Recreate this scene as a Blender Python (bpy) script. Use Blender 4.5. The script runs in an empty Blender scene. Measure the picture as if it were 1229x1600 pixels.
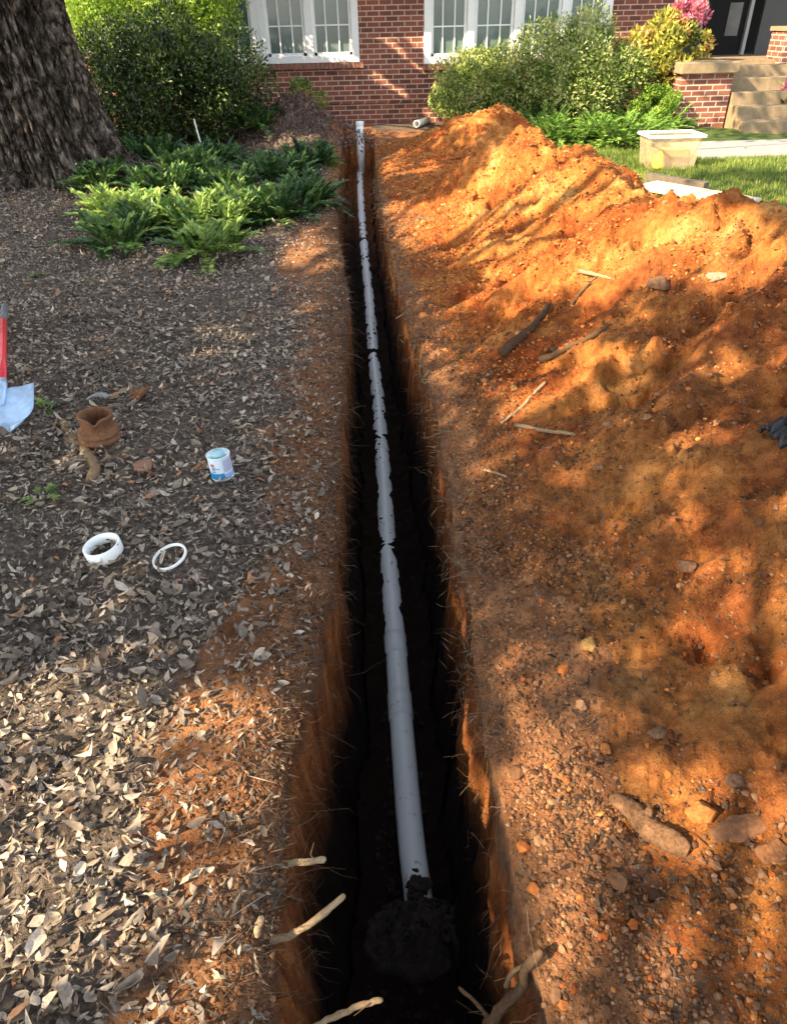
import bpy, math, random
import numpy as np
from mathutils import Vector, Matrix
random.seed(7); RS=np.random.RandomState(11)
SC=bpy.context.scene; COL=SC.collection
rad=math.radians
# ------------------------------------------------------------------ camera
FPX=1100.0; YAW=rad(1.76); PIT=rad(35.18); ROLL=rad(1.4)
CAM=np.array([0,0,1.6])
_F=np.array([math.sin(YAW)*math.cos(PIT),math.cos(YAW)*math.cos(PIT),-math.sin(PIT)])
_R0=np.array([math.cos(YAW),-math.sin(YAW),0.0]); _U0=np.cross(_R0,_F)
_R=_R0*math.cos(ROLL)-_U0*math.sin(ROLL); _U=_U0*math.cos(ROLL)+_R0*math.sin(ROLL)
cd=bpy.data.cameras.new('camera'); cam=bpy.data.objects.new('camera',cd); COL.objects.link(cam)
cd.sensor_fit='VERTICAL'; cd.sensor_height=24; cd.sensor_width=24; cd.lens=FPX/1600*24
cd.clip_start=.05; cd.clip_end=500
m=Matrix([[_R[0],_U[0],-_F[0],CAM[0]],[_R[1],_U[1],-_F[1],CAM[1]],[_R[2],_U[2],-_F[2],CAM[2]],[0,0,0,1]])
cam.matrix_world=m; SC.camera=cam
# ------------------------------------------------------------------ light
SUN=np.array([.80,.42,-.60]); SUN/=np.linalg.norm(SUN)          # travel direction
W=bpy.data.worlds.new('World'); SC.world=W; W.use_nodes=True
nt=W.node_tree; bg=nt.nodes['Background']; sky=nt.nodes.new('ShaderNodeTexSky')
sky.sky_type='NISHITA'; sky.sun_disc=False; sky.sun_elevation=math.asin(-SUN[2]); sky.sun_rotation=math.atan2(-SUN[0],-SUN[1])
hs=nt.nodes.new('ShaderNodeHueSaturation'); hs.inputs['Saturation'].default_value=.45; nt.links.new(sky.outputs[0],hs.inputs['Color']); nt.links.new(hs.outputs[0],bg.inputs[0]); bg.inputs[1].default_value=.15
sl=bpy.data.lights.new('sun','SUN'); sl.energy=4.9; sl.angle=rad(.5); sl.color=(1,.80,.54)
so=bpy.data.objects.new('sun',sl); COL.objects.link(so); so.rotation_euler=Vector(SUN).to_track_quat('-Z','Y').to_euler()
SC.view_settings.view_transform='Standard'; SC.view_settings.look='None'; SC.view_settings.gamma=1; SC.view_settings.exposure=2.12
SC.cycles.max_bounces=6; SC.cycles.use_denoising=True
# ------------------------------------------------------------------ pixel rays of the survey (photo pixels -> points of the place)
def ray(px,py):
    d=_F+_R*((px-614.5)/FPX)-_U*((py-800)/FPX); return d
def G(px,py,z=0.0):
    d=ray(px,py); t=(z-CAM[2])/d[2]; return CAM+d*t
def WP(px,py,Y):
    d=ray(px,py); t=Y/d[1]; return CAM+d*t
def PR(P):
    v=np.asarray(P)-CAM; z=v@_F; z=np.where(z<.05,.05,z)
    return 614.5+FPX*(v@_R)/z, 800-FPX*(v@_U)/z
# ------------------------------------------------------------------ noise
def _h(i,j,k,s):
    n=(i.astype(np.int64)*374761393+j.astype(np.int64)*668265263+k.astype(np.int64)*2147483647+s*974634777)&0xffffffff
    n=((n^(n>>13))*1274126177)&0xffffffff; n=(n^(n>>16))&0xffffffff
    n=(n*2246822519)&0xffffffff; n^=n>>15
    return n
def vn(x,y,z=0.0,s=0):
    x,y,z=np.broadcast_arrays(np.asarray(x,float),np.asarray(y,float),np.asarray(z,float))
    xi=np.floor(x);yi=np.floor(y);zi=np.floor(z); fx=x-xi;fy=y-yi;fz=z-zi
    u=fx*fx*fx*(fx*(fx*6-15)+10);v=fy*fy*fy*(fy*(fy*6-15)+10);w=fz*fz*fz*(fz*(fz*6-15)+10)
    r=0
    for a in (0,1):
        for b in (0,1):
            for c in (0,1):
                if c and not np.any(fz): continue
                h=_h(xi+a,yi+b,zi+c,s); g=(h&15).astype(int)
                gx=np.array([1,-1,1,-1,1,-1,1,-1,0,0,0,0,1,-1,0,0])[g];gy=np.array([1,1,-1,-1,0,0,0,0,1,-1,1,-1,1,1,-1,-1])[g];gz_=np.array([0,0,0,0,1,1,-1,-1,1,1,-1,-1,0,0,1,-1])[g]
                r=r+(gx*(fx-a)+gy*(fy-b)+gz_*(fz-c))*(u if a else 1-u)*(v if b else 1-v)*((w if c else 1-w))
    return r
def fbm(x,y,z=0.0,o=4,s=0,g=.5):
    r=0;a=1;f=1
    for i in range(o):
        r=r+a*vn(np.asarray(x)*f,np.asarray(y)*f,np.asarray(z)*f+ (0 if np.isscalar(z) else 0),s+i*17); a*=g; f*=2.03
    return r
def sst(a,b,x):
    t=np.clip((np.asarray(x,float)-a)/(b-a),0,1); return t*t*(3-2*t)
# ------------------------------------------------------------------ materials
def newmat(name):
    m=bpy.data.materials.new(name); m.use_nodes=True; nt=m.node_tree
    return m,nt,nt.nodes['Principled BSDF']
def N(nt,t,**k):
    n=nt.nodes.new(t)
    for a,b in k.items(): setattr(n,a,b)
    return n
def ramp(nt,stops,fac=None):
    r=N(nt,'ShaderNodeValToRGB'); e=r.color_ramp.elements
    while len(e)<len(stops): e.new(.5)
    for q,(p,c) in zip(e,stops): q.position=p; q.color=(*c,1)
    if fac is not None: nt.links.new(fac,r.inputs[0])
    return r
def noise(nt,scale,detail=6,vec=None,rough=.6):
    n=N(nt,'ShaderNodeTexNoise'); n.inputs['Scale'].default_value=scale; n.inputs['Detail'].default_value=detail; n.inputs['Roughness'].default_value=rough
    if vec is not None: nt.links.new(vec,n.inputs['Vector'])
    return n
def bump(nt,b,h,strength=.5,dist=.01,prev=None):
    q=N(nt,'ShaderNodeBump'); q.inputs['Strength'].default_value=strength; q.inputs['Distance'].default_value=dist
    nt.links.new(h,q.inputs['Height'])
    if prev is not None: nt.links.new(prev.outputs[0],q.inputs['Normal'])
    nt.links.new(q.outputs[0],b.inputs['Normal']); return q
def plain(name,col,rough=.6,var=.15,scale=20,bumpd=.002,metal=0,spec=.5):
    m,nt,b=newmat(name); tc=N(nt,'ShaderNodeTexCoord'); n=noise(nt,scale,6,tc.outputs['Object'])
    c=np.array(col); r=ramp(nt,[(.3,tuple(c*(1-var))),(.7,tuple(np.minimum(c*(1+var),1)))],n.outputs[0])
    nt.links.new(r.outputs[0],b.inputs['Base Color']); b.inputs['Roughness'].default_value=rough; b.inputs['Metallic'].default_value=metal
    b.inputs['Specular IOR Level'].default_value=spec
    if bumpd: bump(nt,b,n.outputs[0],.5,bumpd)
    return m
def leafmat(name,stops,trans=.35,rough=.5,spec=.4):
    m,nt,b=newmat(name); at=N(nt,'ShaderNodeAttribute',attribute_name='tint'); r=ramp(nt,stops,at.outputs['Fac'])
    tc=N(nt,'ShaderNodeTexCoord'); n=noise(nt,90,3,tc.outputs['Object']); mx=N(nt,'ShaderNodeMix',data_type='RGBA',blend_type='MULTIPLY'); mx.inputs[0].default_value=.6
    r2=ramp(nt,[(.32,(.5,.47,.44)),(.65,(1.15,1.15,1.15))],n.outputs[0])
    nt.links.new(r.outputs[0],mx.inputs[6]); nt.links.new(r2.outputs[0],mx.inputs[7])
    nt.links.new(mx.outputs[2],b.inputs['Base Color']); b.inputs['Roughness'].default_value=rough; b.inputs['Specular IOR Level'].default_value=spec
    if trans:
        t=N(nt,'ShaderNodeBsdfTranslucent'); nt.links.new(mx.outputs[2],t.inputs[0]); ms=N(nt,'ShaderNodeMixShader'); ms.inputs[0].default_value=trans
        nt.links.new(b.outputs[0],ms.inputs[1]); nt.links.new(t.outputs[0],ms.inputs[2]); nt.links.new(ms.outputs[0],nt.nodes['Material Output'].inputs[0])
    return m
# ------------------------------------------------------------------ mesh helpers
def mesh(name,V,faces,mat=None,parent=None,smooth=True,attrs=None,loc=None):
    """faces: list of int arrays (n,k)"""
    me=bpy.data.meshes.new(name); V=np.asarray(V,float)
    if loc is not None: V=V-np.asarray(loc)
    me.vertices.add(len(V)); me.vertices.foreach_set('co',V.astype(np.float32).ravel())
    faces=[np.asarray(f) for f in faces if len(f)]
    lt=np.concatenate([np.full(len(f),f.shape[1]) for f in faces]); li=np.concatenate([f.ravel() for f in faces])
    me.loops.add(len(li)); me.loops.foreach_set('vertex_index',li.astype(np.int32))
    me.polygons.add(len(lt)); me.polygons.foreach_set('loop_start',np.concatenate([[0],np.cumsum(lt)[:-1]]).astype(np.int32))
    try: me.polygons.foreach_set('loop_total',lt.astype(np.int32))
    except Exception: pass
    me.polygons.foreach_set('use_smooth',np.full(len(lt),smooth))
    for k,a in (attrs or {}).items():
        q=me.attributes.new(k,'FLOAT','POINT'); q.data.foreach_set('value',np.asarray(a,np.float32))
    me.update(calc_edges=True); me.validate()
    o=bpy.data.objects.new(name,me); COL.objects.link(o)
    if mat: me.materials.append(mat)
    if parent: o.parent=parent
    if loc is not None: o.location=loc
    return o
class MB:
    def __init__(s): s.V=[];s.F=[];s.T=[];s.n=0
    def add(s,V,F,t=0.5):
        V=np.asarray(V,float).reshape(-1,3)
        for f in F:
            f=np.asarray(f)
            if len(f): s.F.append(f+s.n)
        s.V.append(V); s.T.append(np.full(len(V),t) if np.isscalar(t) else np.asarray(t)); s.n+=len(V); return s
    def box(s,c,d,rz=0,t=.5,top=1.0,rot=None):
        x,y,z=[q/2 for q in d]
        V=np.array([(-x,-y,-z),(x,-y,-z),(x,y,-z),(-x,y,-z),(-x*top,-y*top,z),(x*top,-y*top,z),(x*top,y*top,z),(-x*top,y*top,z)])
        if rot is not None: V=V@np.array(rot).T
        ca,sa=math.cos(rz),math.sin(rz); V=V@np.array([[ca,sa,0],[-sa,ca,0],[0,0,1]])+np.array(c)
        return s.add(V,[[(0,3,2,1),(4,5,6,7),(0,1,5,4),(1,2,6,5),(2,3,7,6),(3,0,4,7)]],t)
    def tube(s,P,R,n=6,t=.5,wob=0):
        P=np.asarray(P,float); R=np.full(len(P),R) if np.isscalar(R) else np.asarray(R)
        T=np.gradient(P,axis=0); T/=np.linalg.norm(T,axis=1)[:,None]+1e-9
        up=np.array([0,0,1.0]) if abs(T[0][2])<.9 else np.array([1.0,0,0])
        V=[]
        a=np.linspace(0,2*np.pi,n,endpoint=False)
        for p,tt,r in zip(P,T,R):
            u=np.cross(tt,up); u/=np.linalg.norm(u)+1e-9; w=np.cross(u,tt); up=w
            rr=r*(1+wob*RS.uniform(-1,1,n)) if wob else r
            V.append(p+np.outer(np.cos(a)*rr,u)+np.outer(np.sin(a)*rr,w))
        V=np.concatenate(V); m=len(P); F=[]
        i=np.arange(m-1)[:,None]*n; j=np.arange(n)[None,:]; k=(j+1)%n
        F=np.stack([i+j,i+k,i+n+k,i+n+j],-1).reshape(-1,4)
        caps=[tuple(range(n))[::-1],tuple((m-1)*n+q for q in range(n))]
        return s.add(V,[F,np.array(caps)],t)
    def lathe(s,prof,n=40,M=None,t=.5,fn=None):
        prof=np.asarray(prof,float); a=np.linspace(0,2*np.pi,n,endpoint=False)
        V=np.stack([np.outer(prof[:,0],np.cos(a)),np.outer(prof[:,0],np.sin(a)),np.outer(prof[:,1],np.ones(n))],-1)
        if fn is not None: V=fn(V,a)
        m=len(prof); V=V.reshape(-1,3)
        if M is not None: V=V@np.array(M.to_3x3()).T+np.array(M.translation)
        i=np.arange(m-1)[:,None]*n; j=np.arange(n)[None,:]; k=(j+1)%n
        return s.add(V,[np.stack([i+j,i+k,i+n+k,i+n+j],-1).reshape(-1,4)],t)
    def build(s,name,mat,parent=None,smooth=True,loc=None):
        return mesh(name,np.concatenate(s.V),s.F,mat,parent,smooth,{'tint':np.concatenate(s.T)},loc)
def bevel(o,w=.004,seg=2):
    b=o.modifiers.new('bevel','BEVEL'); b.width=w; b.segments=seg; b.limit_method='ANGLE'; return o
def tag(o,label=None,cat=None,group=None,kind=None):
    if label: o['label']=label
    if cat: o['category']=cat
    if group: o['group']=group
    if kind: o['kind']=kind
    return o
def empty(name,loc,label,cat,group=None,kind=None):
    o=bpy.data.objects.new(name,None); COL.objects.link(o); o.location=loc; o.empty_display_size=.1
    bpy.context.view_layer.update(); return tag(o,label,cat,group,kind)
def part(mb,name,mat,root,smooth=True):
    """mesh given in world coordinates, parented under an (unrotated) root"""
    o=mb.build(name,mat,None,smooth); l=Vector(root_loc(root)); o.data.transform(Matrix.Translation(-l)); o.parent=root; return o
def root_loc(o):
    l=Vector(o.location); p=o.parent
    while p: l=l+Vector(p.location); p=p.parent
    return l
LEAF11=np.array([(0,0),(.18,-.5),(.18,0),(.18,.5),(.5,-1),(.5,0),(.5,1),(.82,-.62),(.82,0),(.82,.62),(1,0)])
F11q=[(1,4,5,2),(2,5,6,3),(4,7,8,5),(5,8,9,6)]; F11t=[(0,1,2),(0,2,3),(7,10,8),(8,10,9)]
def frames(D,NR):
    D=D/np.linalg.norm(D,axis=1)[:,None]; S=np.cross(NR,D); S/=np.linalg.norm(S,axis=1)[:,None]+1e-9; Nn=np.cross(D,S); return D,S,Nn
def leaves(mb,P,D,NR,L,Wd,t,curl=.2,fold=.3,hi=True):
    D,S,Nn=frames(D,NR); n=len(P); L=np.broadcast_to(L,(n,)); Wd=np.broadcast_to(Wd,(n,)); t=np.broadcast_to(t,(n,))
    if hi:
        T=LEAF11; cu=np.broadcast_to(curl,(n,)); fo=np.broadcast_to(fold,(n,))
        jag=RS.uniform(.62,1.25,(n,11)); x=T[:,0][None]*L[:,None]*(1+RS.uniform(-.07,.07,(n,11))); y=T[:,1][None]*jag*Wd[:,None]/2*np.cos(fo)[:,None]+RS.uniform(-.08,.08,(n,1))*L[:,None]*np.sin(T[:,0]*3)[None]
        z=np.abs(T[:,1])[None]*Wd[:,None]/2*np.sin(fo)[:,None] + cu[:,None]*L[:,None]*(T[:,0][None]-.5)**2*2
        z=z+RS.uniform(-.06,.06,z.shape)*Wd[:,None]
        V=P[:,None]+x[...,None]*D[:,None]+y[...,None]*S[:,None]+z[...,None]*Nn[:,None]
        off=np.arange(n)[:,None,None]*11
        mb.add(V.reshape(-1,3),[(np.array(F11q)[None]+off).reshape(-1,4),(np.array(F11t)[None]+off).reshape(-1,3)],np.repeat(t,11))
    else:
        T=np.array([(0,0,0),(.45,-.5,.12),(1,0,0),(.45,.5,.12)])
        V=P[:,None]+(T[:,0][None]*L[:,None])[...,None]*D[:,None]+(T[:,1][None]*Wd[:,None])[...,None]*S[:,None]+(T[:,2][None]*Wd[:,None])[...,None]*Nn[:,None]
        off=np.arange(n)[:,None,None]*4
        mb.add(V.reshape(-1,3),[(np.array([(0,1,2),(0,2,3)])[None]+off).reshape(-1,3)],np.repeat(t,4))
def rnd(n): v=RS.normal(size=(n,3)); return v/np.linalg.norm(v,axis=1)[:,None]
_ico=None
def lumps(mb,P,R,t,flat=.75):
    """many rough little stones: one deformed low sphere each"""
    global _ico
    if _ico is None:
        import bmesh; b=bmesh.new(); bmesh.ops.create_icosphere(b,subdivisions=1,radius=1); b.verts.ensure_lookup_table()
        _ico=(np.array([v.co[:] for v in b.verts]),np.array([[v.index for v in f.verts] for f in b.faces])); b.free()
    V0,F0=_ico; n=len(P); k=len(V0)
    V=V0[None]*(1+RS.uniform(-.28,.28,(n,k,1))); sc=RS.uniform(.65,1.25,(n,1,3)); V=V*sc
    q=rnd(n); a=rnd(n); X,Y,Z=frames(q,a); V=V[...,0:1]*X[:,None]+V[...,1:2]*Y[:,None]+V[...,2:3]*Z[:,None]
    V[...,2]*=flat; V=V*np.broadcast_to(R,(n,))[:,None,None]+P[:,None]
    mb.add(V.reshape(-1,3),[(F0[None]+np.arange(n)[:,None,None]*k).reshape(-1,3)],np.repeat(np.broadcast_to(t,(n,)),k))
# ------------------------------------------------------------------ the lay of the land
LL=[(415,1700),(412,1600),(412,1450),(438,1250),(470,1080),(500,950),(515,850),(522,700),(532,600),(540,450),(524,340),(533,230),(540,200)]
RL=[(885,1700),(868,1600),(822,1450),(788,1250),(762,1100),(738,1000),(722,860),(705,750),(688,640),(660,540),(622,420),(601,330),(590,270),(583,205)]
def lipfn(pts):
    a=np.array([G(*p)[:2] for p in pts]); a=a[np.argsort(a[:,1])]; return a
_ll,_rl=lipfn(LL),lipfn(RL)
def xL(y): return np.interp(y,_ll[:,1],_ll[:,0])+.022*fbm(np.asarray(y)*3,3.3,o=4,s=5)
def xR(y): return np.interp(y,_rl[:,1],_rl[:,0])+.022*fbm(np.asarray(y)*3,7.3,o=4,s=6)
def pz(y): return -1.10+(np.asarray(y)-1.4)*.052
def gz(x,y):
    x=np.asarray(x,float); y=np.asarray(y,float)
    near=sst(16,12,y)
    z=.05*fbm(x*.5,y*.5,o=3,s=1)+.030*fbm(x*2.2,y*2.2,o=4,s=2)+.010*fbm(x*14,y*14,o=3,s=3)
    z=z*near
    # dark mulch pile by the left shrub
    z=z+.5*np.exp(-(((x+1.0)/.75)**2+((y-12.6)/.75)**2))*(1+.5*fbm(x*4,y*4,o=4,s=9))
    # rise of bank at tree foot
    z=z+.18*np.exp(-(((x+3.4)/1.3)**2+((y-9.3)/1.3)**2))
    return z
CR=[(-3,2.1,.78),(1,2.15,.80),(3.8,2.2,.72),(5,1.9,.70),(6.5,1.7,.70),(7.8,1.5,.66),(8.5,1.45,.60),(9.2,1.5,.10),(9.9,1.7,.25),(10.7,1.9,.50),(11.4,2.0,.56),(12.0,2.0,.40),(12.8,2.0,-.1)]
_cr=np.array(CR)
def hz(x,y):
    x=np.asarray(x,float); y=np.asarray(y,float)
    wob=.12*fbm(y*1.3,9.1,o=3,s=21)
    xc=np.interp(y,_cr[:,0],_cr[:,1])+wob; hc=np.interp(y,_cr[:,0],_cr[:,2])*(1+.10*fbm(y*1.7,2.2,o=3,s=22))
    xb=np.interp(y,_rl[:,1],_rl[:,0])+np.interp(y,[0,1.2,2.2,4.5,9,12],[.34,.26,.14,.05,.02,.02])
    u=(x-xb)/(xc-xb)
    # front: gentle apron then slope; back: angle of repose
    pe=np.interp(y,[4,7,8.5,9.2,10],[1.5,2.0,2.4,2.0,1.6]); k0=np.interp(y,[5,8],[.25,.08]); up=np.maximum(u,0)
    zf=hc*(k0*up+(1-k0)*up**pe*(1.25-.25*up))
    zf=np.where(u<0,u*.10,zf)
    zb=hc-(x-xc)*np.interp(y,[3,5,9],[.45,.62,.62])-.0
    z=np.where(u<=1,zf,zb)
    z=z-.06*np.exp(-((u-1)/.12)**2)
    e=np.clip(z/.18,0,1)
    rot=.75; a=x*math.cos(rot)+y*math.sin(rot); b=-x*math.sin(rot)+y*math.cos(rot)
    zn=.16*fbm(x*1.1,y*1.1,o=3,s=31)*e+.07*fbm(a*1.2,b*5.5,o=4,s=32)*e+.034*fbm(x*6,y*6,o=4,s=33)*(.35+.65*e)+.020*np.abs(fbm(x*24,y*24,o=3,s=34))
    # erosion hollows
    zn=zn-.10*sst(.25,.6,fbm(x*2.2,y*2.6,o=3,s=37))*e
    val=1-.9*np.exp(-((y-9.15-.2*(x-1))/.36)**2)
    lump=.030*np.clip(fbm(x*9,y*9,o=3,s=38),-.1,.6)*(.3+.7*e)
    return (z+zn)*np.where(z>0,val,1)+lump*sst(0,.15,u+.1)-.015+.012*sst(0,.05,u)-.05*np.exp(-(np.maximum(x-np.interp(y,_rl[:,1],_rl[:,0]),0)/.09)**2)
def gzl(x,y): return gz(x,y)-.055*np.exp(-np.maximum(xL(y)-x,0)/.05)*(np.asarray(y)<13.3)
def gzr(x,y): return gz(x,y)-.05*np.exp(-((x-xR(y))/.08)**2)*(np.asarray(y)<13.3)
def surf(x,y): return np.maximum(gzr(x,y),hz(x,y))
# ground sheet with the trench cut into it
ys=[-1.2]
while ys[-1]<13.8: ys.append(ys[-1]+(.0075+.0035*max(0,ys[-1])))
ys=np.array([-40,-25,-12,-6,-3,-2,-1.6,-1.35]+ys+list(np.linspace(13.9,15,8))+[17,22,30,50,90])
sL=[0]
while sL[-1]<5.5: sL.append(sL[-1]+.006+.008*sL[-1])
sL=np.array((sL+[7,10,16,30,70]))[::-1]
sR=[0]
while sR[-1]<7: sR.append(sR[-1]+.012+.02*sR[-1])
sR=np.array(sR+[10,16,30,70])
nw=64; nf=130
Yv=ys[:,None]
def zfloor(y): 
    inn=sst(-.75,-.6,y)*sst(13.45,13.15,y)
    return (pz(y)-.035)*inn
pipe_px=[(651,1385),(640,1290),(626,1120),(620,1040),(614,960),(605,850),(600,760),(595,690),(590,620),(583,555),(577,470),(571,410),(566,350),(563,300),(562,268)]
def pipe_pt(px,py):
    z=-1.0
    for _ in range(20):
        P=G(px,py,z); z=float(pz(P[1]))
    return P
PP=np.array([pipe_pt(*p) for p in pipe_px])
MND=pipe_pt(668,1450)
pk=[ (PP[0]-(PP[1]-PP[0])/np.linalg.norm(PP[1]-PP[0])*.06) ]+list(PP)
PP=np.array(pk)
def pipex(y): return np.interp(y,PP[:,1],PP[:,0])
XLr=xL(ys)[:,None]; XRr=xR(ys)[:,None]
# left
X1=XLr-sL[None]; Y1=np.broadcast_to(Yv,X1.shape); near=np.exp(-np.abs(sL)/.10)[None]
has=(zfloor(ys)<-.05).astype(float)[:,None]
Z1=gz(X1,Y1)-.055*near**2*has+ .012*fbm(X1*30,Y1*30,o=2,s=44)*near
tw=(np.linspace(0,1,nw+1)[1:])[None]
zl=Z1[:,-1:]; zf=zfloor(ys)[:,None]+0*tw[:,:1]
zw=zl+(zf-zl)*tw
bat=.075; batL=np.interp(ys,[0,1.2,3.5,8],[.12,.11,.07,.05])[:,None]
X2=XLr+has*(batL*tw+.035*fbm(Yv*3.5,zw*1.2,o=4,s=51)*sst(0,.08,tw)+.016*fbm(Yv*22,zw*3.5,o=3,s=52)-.03*np.sin(np.pi*tw)); Y2=np.broadcast_to(Yv,X2.shape); Z2=zw
tf=(np.linspace(0,1,nf+2)[1:-1])[None]
zr=(gz(XRr,Yv)); zr=zr-.05*has
zw3=zf+(zr-zf)*np.linspace(0,1,nw+1)[None][:,:-1]
tw3=1-np.linspace(0,1,nw+1)[None][:,:-1]
X4=XRr-has*(bat*tw3+.035*fbm(Yv*3.5,zw3*1.2,o=4,s=53)*sst(0,.08,tw3)+.016*fbm(Yv*22,zw3*3.5,o=3,s=54)-.03*np.sin(np.pi*tw3)); Y4=np.broadcast_to(Yv,X4.shape); Z4=zw3
X3=X2[:,-1:]+(X4[:,:1]-X2[:,-1:])*tf; Y3=np.broadcast_to(Yv,X3.shape)
pd=np.abs(X3-pipex(Y3))
lev=np.interp(Y3,[1.3,2.2,2.75,13],[.0,.008,.066,.060])+.020*fbm(Y3*2.6,1.7,o=4,s=61)+.009*fbm(X3*14,Y3*9,o=4,s=66)
Z3=zf+has*(.035*fbm(X3*7,Y3*7,o=4,s=62)+.012*fbm(X3*30,Y3*30,o=2,s=63)+lev*np.exp(-(pd/.12)**4)
   + .10*(np.abs(tf-.5)*2)**4
   )
X5=XRr+sR[None]; Y5=np.broadcast_to(Yv,X5.shape); Z5=gz(X5,Y5)-.05*np.exp(-(sR/.08)**2)[None]*has
X=np.concatenate([X1,X2,X3,X4,X5],1);Y=np.concatenate([Y1,Y2,Y3,Y4,Y5],1);Z=np.concatenate([Z1,Z2,Z3,Z4,Z5],1)
nr,nc=X.shape
i=np.arange(nr-1)[:,None]*nc; j=np.arange(nc-1)[None]
GF=np.stack([i+j,i+j+1,i+nc+j+1,i+nc+j],-1).reshape(-1,4)
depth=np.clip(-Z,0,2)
clay=np.concatenate([ sst(.55,.04,sL)[None]*(.75+.9*fbm(X1*3,Y1*3,o=3,s=71)), np.ones_like(X2),np.ones_like(X3),np.ones_like(X4),sst(3.2,2.2,X5)*sst(14.2,13,Y5)*.8+0*X5],1)
_px,_py=PR(np.stack([X,Y,Z],-1))
patch=lambda cx,cy,rx,ry: np.exp(-(((X-G(cx,cy)[0])/rx)**2+((Y-G(cx,cy)[1])/ry)**2))
clay=np.clip(clay+ .8*patch(350,1180,.16,.22)+.55*patch(400,1000,.12,.2)+.9*patch(480,400,.3,1.0)+.35*patch(420,1080,.2,.2),0,1)
grass=sst(2.2,3.0,X)*sst(13.4,12.6,Y)*sst(4,6,Y)
grass=np.maximum(grass,np.exp(-(((X+.8)/.4)**2+((Y-10.6)/.5)**2)))
def soilmat():
    m,nt,b=newmat('soil'); geo=N(nt,'ShaderNodeNewGeometry'); pos=geo.outputs['Position']
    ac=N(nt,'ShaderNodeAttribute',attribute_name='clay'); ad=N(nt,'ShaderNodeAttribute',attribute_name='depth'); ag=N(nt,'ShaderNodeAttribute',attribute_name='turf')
    n1=noise(nt,5,8,pos,.7); n2=noise(nt,38,6,pos,.7); n3=noise(nt,1.5,4,pos)
    mulch=ramp(nt,[(.3,(.035,.026,.020)),(.5,(.10,.078,.060)),(.7,(.22,.175,.135))],n2.outputs[0])
    mp=N(nt,'ShaderNodeMapping'); mp.inputs['Scale'].default_value=(14,14,1.6); nt.links.new(pos,mp.inputs[0]); n4=noise(nt,1.6,6,mp.outputs[0],.65)
    cl=ramp(nt,[(.28,(.10,.026,.008)),(.5,(.26,.085,.022)),(.72,(.42,.17,.05))],n4.outputs[0])
    top=ramp(nt,[(.3,(.05,.027,.016)),(.7,(.17,.095,.055))],n2.outputs[0])
    # topsoil band, clay, then near-black: trench shade painted in by depth
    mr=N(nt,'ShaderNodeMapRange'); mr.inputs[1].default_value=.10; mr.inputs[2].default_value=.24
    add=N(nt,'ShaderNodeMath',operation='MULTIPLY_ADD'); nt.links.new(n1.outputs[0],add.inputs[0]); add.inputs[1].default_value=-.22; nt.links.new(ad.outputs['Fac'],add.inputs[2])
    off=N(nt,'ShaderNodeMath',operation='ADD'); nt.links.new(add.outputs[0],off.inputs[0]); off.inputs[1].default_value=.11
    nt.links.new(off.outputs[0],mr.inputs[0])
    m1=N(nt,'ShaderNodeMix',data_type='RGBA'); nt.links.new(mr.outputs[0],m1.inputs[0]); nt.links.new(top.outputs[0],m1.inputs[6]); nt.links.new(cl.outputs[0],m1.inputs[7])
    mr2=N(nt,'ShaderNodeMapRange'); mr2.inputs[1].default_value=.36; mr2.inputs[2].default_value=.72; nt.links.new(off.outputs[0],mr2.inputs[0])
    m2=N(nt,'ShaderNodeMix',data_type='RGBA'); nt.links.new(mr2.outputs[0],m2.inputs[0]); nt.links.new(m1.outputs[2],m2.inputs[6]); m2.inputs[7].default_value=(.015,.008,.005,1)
    # surface clay near the lips
    sc=ramp(nt,[(.3,(.10,.042,.018)),(.5,(.22,.095,.040)),(.7,(.36,.18,.08))],n1.outputs[0])
    gt=N(nt,'ShaderNodeMath',operation='GREATER_THAN'); nt.links.new(ad.outputs['Fac'],gt.inputs[0]); gt.inputs[1].default_value=.085
    m3=N(nt,'ShaderNodeMix',data_type='RGBA'); 
    sm=N(nt,'ShaderNodeMapRange'); sm.inputs[1].default_value=.05; sm.inputs[2].default_value=.10; nt.links.new(ad.outputs['Fac'],sm.inputs[0])
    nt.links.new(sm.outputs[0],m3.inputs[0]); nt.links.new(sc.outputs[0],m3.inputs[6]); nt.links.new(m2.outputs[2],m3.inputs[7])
    m4=N(nt,'ShaderNodeMix',data_type='RGBA')
    cm=N(nt,'ShaderNodeMath',operation='MULTIPLY_ADD'); nt.links.new(n2.outputs[0],cm.inputs[0]); cm.inputs[1].default_value=.9; nt.links.new(ac.outputs['Fac'],cm.inputs[2])
    cr=N(nt,'ShaderNodeMapRange'); cr.inputs[1].default_value=.75; cr.inputs[2].default_value=1.15; nt.links.new(cm.outputs[0],cr.inputs[0])
    nt.links.new(cr.outputs[0],m4.inputs[0]); nt.links.new(mulch.outputs[0],m4.inputs[6]); nt.links.new(m3.outputs[2],m4.inputs[7])
    gr=ramp(nt,[(.3,(.035,.055,.012)),(.7,(.09,.13,.03))],n2.outputs[0])
    m5=N(nt,'ShaderNodeMix',data_type='RGBA'); nt.links.new(ag.outputs['Fac'],m5.inputs[0]); nt.links.new(m4.outputs[2],m5.inputs[6]); nt.links.new(gr.outputs[0],m5.inputs[7])
    nt.links.new(m5.outputs[2],b.inputs['Base Color']); b.inputs['Roughness'].default_value=.95; b.inputs['Specular IOR Level'].default_value=.15
    p=bump(nt,b,n2.outputs[0],.9,.02); n5=noise(nt,160,3,pos); bump(nt,b,n5.outputs[0],.8,.005,p)
    return m
SOIL=soilmat()
ground=mesh('ground',np.stack([X,Y,Z],-1).reshape(-1,3),[GF],SOIL,attrs={'clay':clay.ravel(),'depth':depth.ravel(),'turf':grass.ravel()})
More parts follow.
